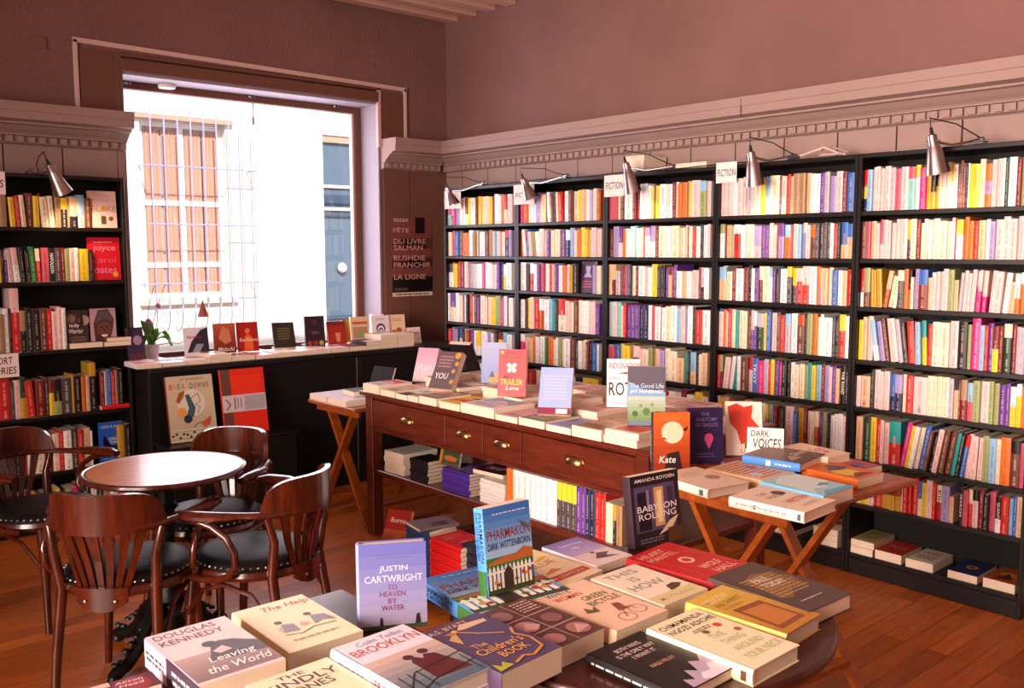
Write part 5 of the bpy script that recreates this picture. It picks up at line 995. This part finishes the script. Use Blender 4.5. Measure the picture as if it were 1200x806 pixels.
# the two tall books on the ledge
prop('tall tan comics album with BREAKDOWNS in rainbow letters leaning on the counter',2.035,5.075,.4755,.265,.375,.02,266,12,'C8B898',[('r',0,0,1,.19,'D8CCA8'),('c',.5,.58,.30,'E0D4C0'),('t','art spiegelman',.3,.93,.8,.965,'4A3A3A',.2)]+[('t',ch,.07+i*.086,.80,.135+i*.086,.885,c) for i,(ch,c) in enumerate(zip('BREAKDOWNS',['C82424','E87828','3A9A4A','D83A7A','F0B820','3A5AB0','C82424','8A3A9A','3A9A4A','C82484']))]+[('p',[(.18,.62),(.25,.74),(.38,.78),(.36,.7),(.24,.58)],'9A5A24'),('p',[(.38,.40),(.52,.36),(.58,.5),(.46,.72),(.38,.7),(.44,.5)],'3E5A68'),('c',.28,.45,.10,'E0A04A'),('c',.40,.34,.09,'24303A'),('l',[(.5,.65),(.65,.72),(.7,.6),(.58,.55),(.68,.5),(.62,.42)],.003,'3A2A2A'),('p',[(.66,.26),(.9,.36),(.86,.24),(.74,.18)],'C85A48'),('l',[(.5,.2),(.58,.26),(.7,.28)],.003,'3A2A2A')]+[('c',.05+.075*i,.10+.035*math.sin(i*2.3),.028,'3A3430') for i in range(13)]+[('r',.02,.155,.98,.16,'3A3430'),('r',.02,.045,.98,.05,'3A3430')],group='tall books on the low ledge',hard=True,spine='7A2024',name='album')
prop('tall bright red portfolio with a grey paper band, right of the rainbow-lettered album',2.36,5.09,.4755,.265,.385,.022,266,11,'E02A14',[('r',0,0,.22,1,'6A4038'),('r',.22,.55,.9,.9,'E83018'),('r',0,.34,1,.60,'D0C0C4'),('r',.5,.36,.98,.58,'A8A0A4'),('l',[(.08,.54),(.18,.46),(.08,.38)],.006,'3A2A2A'),('l',[(.28,.38),(.28,.56)],.006,'3A2A2A'),('l',[(.35,.4),(.35,.55)],.004,'3A2A2A'),('l',[(.42,.4),(.42,.55)],.004,'3A2A2A')],group='tall books on the low ledge',hard=True,name='album')
# ---- left folding table
GQ='books on the left folding table'; QZ=.69
for lb,x,y,w,h,t,a,c,z in (('pale lilac paperback at the front left of the left folding table',2.735,4.70,.19,.22,.032,0,'E0D0DC',QZ),('pale lilac paperback at the front right of the left folding table',2.735,4.49,.20,.22,.034,0,'DCCCD8',QZ),('white thin book at the back of the left folding table',2.98,4.66,.18,.22,.03,4,'F0E8EC',QZ),('black paperback with white pages on top of the lilac ones',2.84,4.55,.14,.2,.03,-4,'1C1618',QZ+.0345),):
    lay(lb,x,y,z,w,h,t,a,c,[],group=GQ,name='novel')
prop('thin black booklet standing tilted against the desk on the left folding table',2.80,4.36,QZ,.17,.22,.012,190,22,'161214',[],group=GQ,name='novel')
# ---- bookcase extras: face-out covers
def faceout(label,px0,px1,py0,zb,cover,art,t=.025,**k):
    a=ony(px0,400,LYF+.03);b=ony(px1,400,LYF+.03); c=ony(px0,py0,LYF+.05); w_=b.x-a.x; h=c.z-zb
    return prop(label,(a.x+b.x)/2,LYF+.06,zb,w_,h,t,270,3,cover,art,group='face-out books on the window-wall bookcase',name='novel',**k)
faceout('pale pink hardcover facing out with BLAKE in fine capitals, top shelf',112.5,144,224,ZL[0]+.0004,'F0CCC0',[('t','PETER',.25,.84,.7,.90,'E0A898'),('t','ACKROYD',.12,.72,.9,.80,'D8A898'),('t','BLAKE',.1,.44,.98,.60,'B88468'),('c',.52,.52,.10,'C8A848'),('r',.42,.10,.6,.32,'5A4A40'),('c',.78,.25,.09,'7A5A38')],hard=True)
faceout('bright red hardcover facing out with pale lower-case lettering, second shelf',110,146,278.5,ZL[1]+.0004,'CC1428',[('lines',.15,.86,.85,.92,1,'F0A0A0'),('t','joyce',.14,.66,.86,.82,'E888A0'),('t','carol',.14,.40,.86,.55,'D85070'),('t','oates',.14,.16,.86,.30,'E070A0'),('c',.82,.13,.09,'E09838')],hard=True)
faceout('dark paperback facing out with two pale faces and white title, third shelf',79,105.5,364,ZL[2]+.0004,'3A2A2A',[('c',.25,.78,.2,'7A6058'),('c',.82,.72,.24,'A88478'),('p',[(.6,.5),(.62,.95),(.75,.98),(.8,.6)],'2A1C1C'),('t','lady',.15,.52,.6,.64,'F0E4DC'),('t','Warrior',.1,.38,.75,.50,'F0E4DC'),('lines',.1,.1,.9,.3,3,'8A7468')],t=.02)
faceout('dark paperback facing out with a smiling person in a head wrap, third shelf',108.5,138,362,ZL[2]+.0004,'B8949C',[('p',[(.15,.1),(.1,.6),(.3,.95),(.7,.98),(.92,.7),(.85,.4),(.7,.1)],'4A2E30'),('c',.52,.45,.30,'6A4038'),('p',[(.18,.6),(.3,.92),(.7,.94),(.88,.64),(.5,.72)],'5A4A50'),('p',[(.38,.3),(.66,.3),(.6,.24),(.44,.24)],'F0E4E0'),('c',.42,.5,.04,'1E1414'),('c',.63,.5,.04,'1E1414'),('p',[(.5,.48),(.56,.48),(.58,.38),(.48,.38)],'55322C'),('r',0,0,1,.12,'3A1C24')],t=.02)
faceout('bright blue paperback facing out with a black creature shape, fifth shelf',112,139.5,497,ZL[4]+.0004,'1E5AB8',[('t','URSULA',.08,.86,.75,.93,'C8D8F0'),('p',[(.2,.7),(.12,.45),(.4,.4),(.7,.42),(.85,.3),(.75,.12),(.6,.3),(.35,.28),(.2,.1)],'0E1C34'),('t','CHANGING',.4,.54,.95,.62,'F0E8D0'),('t','PLANES',.45,.46,.92,.53,'F0E8D0'),('lines',.1,.06,.6,.12,1,'7A9AD8')],t=.02)
pz=ZL[2]; pz3=ZL[3]
def lay2(lb,px0,px1,zb,t,h,c,y=LYF-.0,art=()):
    a=ony(px0,400,y+.01).x;b=ony(px1,400,y+.01).x; return lay(lb,(a+b)/2,y+.004+h/2 if 0 else y+h/2-.01,zb,b-a,h,t,90,c,art,group='flat books on the window-wall bookcase',name='novel')
lay2('dark-covered paperback lying flat before the two-faces cover, third shelf',80,119,pz,.03,.06+.0,'4A2A24')
lay2('orange-paged paperback lying flat before the head-wrap cover, third shelf',120.5,152,pz,.026,.06,'8A4A34')
lay2('second flat paperback on top of the orange-paged one, third shelf',124,152.5,pz+.027,.022,.06,'7A4434')
a=ony(118,460,LYF+.01).x; b=1.807
lay('bright red book lying flat under upright spines on the fourth shelf',(a+b)/2,LYF+.105,ZL[3],.20,b-a,.022,180,'D81C20',[],group='flat books on the window-wall bookcase',name='novel')
x=a+.004
for j,(c,w_) in enumerate((('R',.022),('l',.014),('b',.026),('r',.02),('T',.014),('k',.034),('k',.03),('d',.02),('s',.01),('r',.016))):
    if x+w_>b: break
    mb,pg=MB(),MB(); T=Matrix(((1,0,0,0),(0,1,0,0),(0,0,1,0),(0,0,0,1))); spine_geo(mb,pg,T,w_*.96,.19+.006*(j%3),.15,[c],[]); o=mb.build('paperback_book'); o.location=(x,LYF+.02,ZL[3]+.0225+.0005); p=pg.build('page_block'); p.parent=o
    tag(o,f'{NAME[c]} spine, {ORD[j]} from left among books on the red one, fourth shelf','book','books standing on the flat red book'); x+=w_
# flat books on the bottom shelf of the long-wall bookcases
def lowflat(lb,px0,px1,py,zb,t,c,case,art=(),L=.21):
    y0=onx(px0,py,UX+.02).y;y1=onx(px1,py,UX+.02).y; lo,hi=UY[case]+.022,UY[case]+.778
    y0=min(y0,hi);y1=max(y1,lo)
    return lay(lb,UX+.015+L/2,(y0+y1)/2,zb,(y0-y1)*.97,L,t,0,c,art,group='flat books on the bottom shelves of the long wall',name='novel')
B0=ZR[7]
lowflat('cream paperback, bottom of the pair at the left of the rightmost bottom shelf',992,1023,655,B0,.034,'E0C498',0)
lowflat('olive-topped paperback, top of the pair at the left of the rightmost bottom shelf',994,1025,640,B0+.035,.034,'B8A468',0,[('lines',.1,.2,.9,.9,6,'4A3A28')])
lowflat('red-covered paperback on the rightmost bottom shelf',1025,1057,660,B0,.044,'B82820',0,[('t','POT',.2,.4,.8,.6,'E8A090')])
lowflat('cream paperback with red letters in the middle of the rightmost bottom shelf',1061,1094,670,B0,.040,'D8CCB8',0,[('t','ANIL',.2,.6,.8,.8,'C84A38'),('lines',.1,.2,.9,.5,3,'3A3030')])
lowflat('dark blue paperback with a golden emblem on the rightmost bottom shelf',1110,1146,680,B0,.036,'24305A',0,[('c',.5,.5,.2,'C8842C'),('c',.5,.5,.1,'24305A')])
lowflat('orange and brown paperback at the right end of the rightmost bottom shelf',1151,1190,695,B0,.042,'A85424',0,[('c',.5,.5,.25,'D8884A'),('p',[(.2,.1),(.5,.6),(.8,.2)],'5A2418')])
lowflat('olive-covered flat paperback on the bottom shelf behind the folding table',868,893,615,B0,.026,'8A8A48',1,[('r',.3,.4,.7,.7,'D8D0A8')])
lowflat('black-lettered cream paperback on the bottom shelf behind the folding table',905,931,628,B0,.028,'2A2420',1)
for s in range(3): lowflat(['lowest','middle','topmost'][s]+' cream paperback of the three-high stack beside the bottom-shelf upright',953,982,640,B0+s*.029,.028,['E0B888','D8B080','E8C8A0'][s],1,[('c',.5,.6,.2,'B84A2C')])
# on top of the long-wall bookcases
TZ=2.0005
for s,(t_,c) in enumerate(((.034,'F0E4E4'),(.034,'F4E8E8'),(.03,'F0E4E8'))):
    y0=onx(730,195,4.09).y;y1=onx(752,195,4.09).y
    lay(['lowest','middle','topmost'][s]+' white book of the stack on top of the middle bookcase',4.20,(y0+y1)/2-.004*s,TZ+[0,.0345,.069][s],(y0-y1),.2,t_,0,c,[],group='white books stacked on the middle bookcase',name='novel')
y0=onx(792,192,4.09).y;y1=onx(828,190,4.09).y
lay('white flat book lying alone on top of the middle bookcase',4.19,(y0+y1)/2,TZ,(y0-y1),.2,.03,0,'EEE4EA',[],group='white books stacked on the middle bookcase',name='novel')
q=MB(); q.box((4.1,1.78,TZ),(4.3,2.05,TZ+.003),M['card']); tag(q.build('paper_sheets'),'loose pale paper lying on top of the rightmost bookcase','paper')
q=MB(); q.tube([(4.12,2.72,TZ+.006),(4.14,2.6,TZ+.012),(4.1,2.5,TZ+.02),(4.12,2.4,TZ+.05),(4.15,2.34,TZ+.02),(4.1,2.28,TZ+.008)],.006,M['trim'],n=6); q.tube([(4.12,2.40,TZ+.05),(4.16,2.45,TZ+.02),(4.18,2.3,TZ+.02),(4.12,2.35,TZ+.045)],.005,M['trim'],n=6); tag(q.build('tangled_cable'),'pale tangled cable on top of the second bookcase from the right','cable')
q=MB(); k=2.72; q.tube([(4.09,y,TZ+.006+.003*math.sin(y*9)) for y in [4.9-.1*i for i in range(22)]],.0035,M['cord'],n=6); tag(q.build('lamp_cable'),'thin dark cable running along the tops of the far bookcases','cable')

a=onx(678,344,UX+.03);b=onx(694,344,UX+.03)
prop('dark violet paperback facing out with a pale dress shape, second bookcase from left',UX+.065,(a.y+b.y)/2,ZR[2]+.0004,abs(a.y-b.y)*.97,.195,.02,180,4,'4A2C44',[('p',[(.3,.85),(.7,.85),(.62,.65),(.8,.5),(.2,.5),(.4,.65)],'B0A0C8'),('lines',.1,.15,.9,.4,3,'C85A70')],name='novel')
SC.view_settings.view_transform='Standard'; SC.view_settings.look='None'; SC.view_settings.gamma=1; SC.view_settings.exposure=.45; SC.view_settings.use_curve_mapping=False
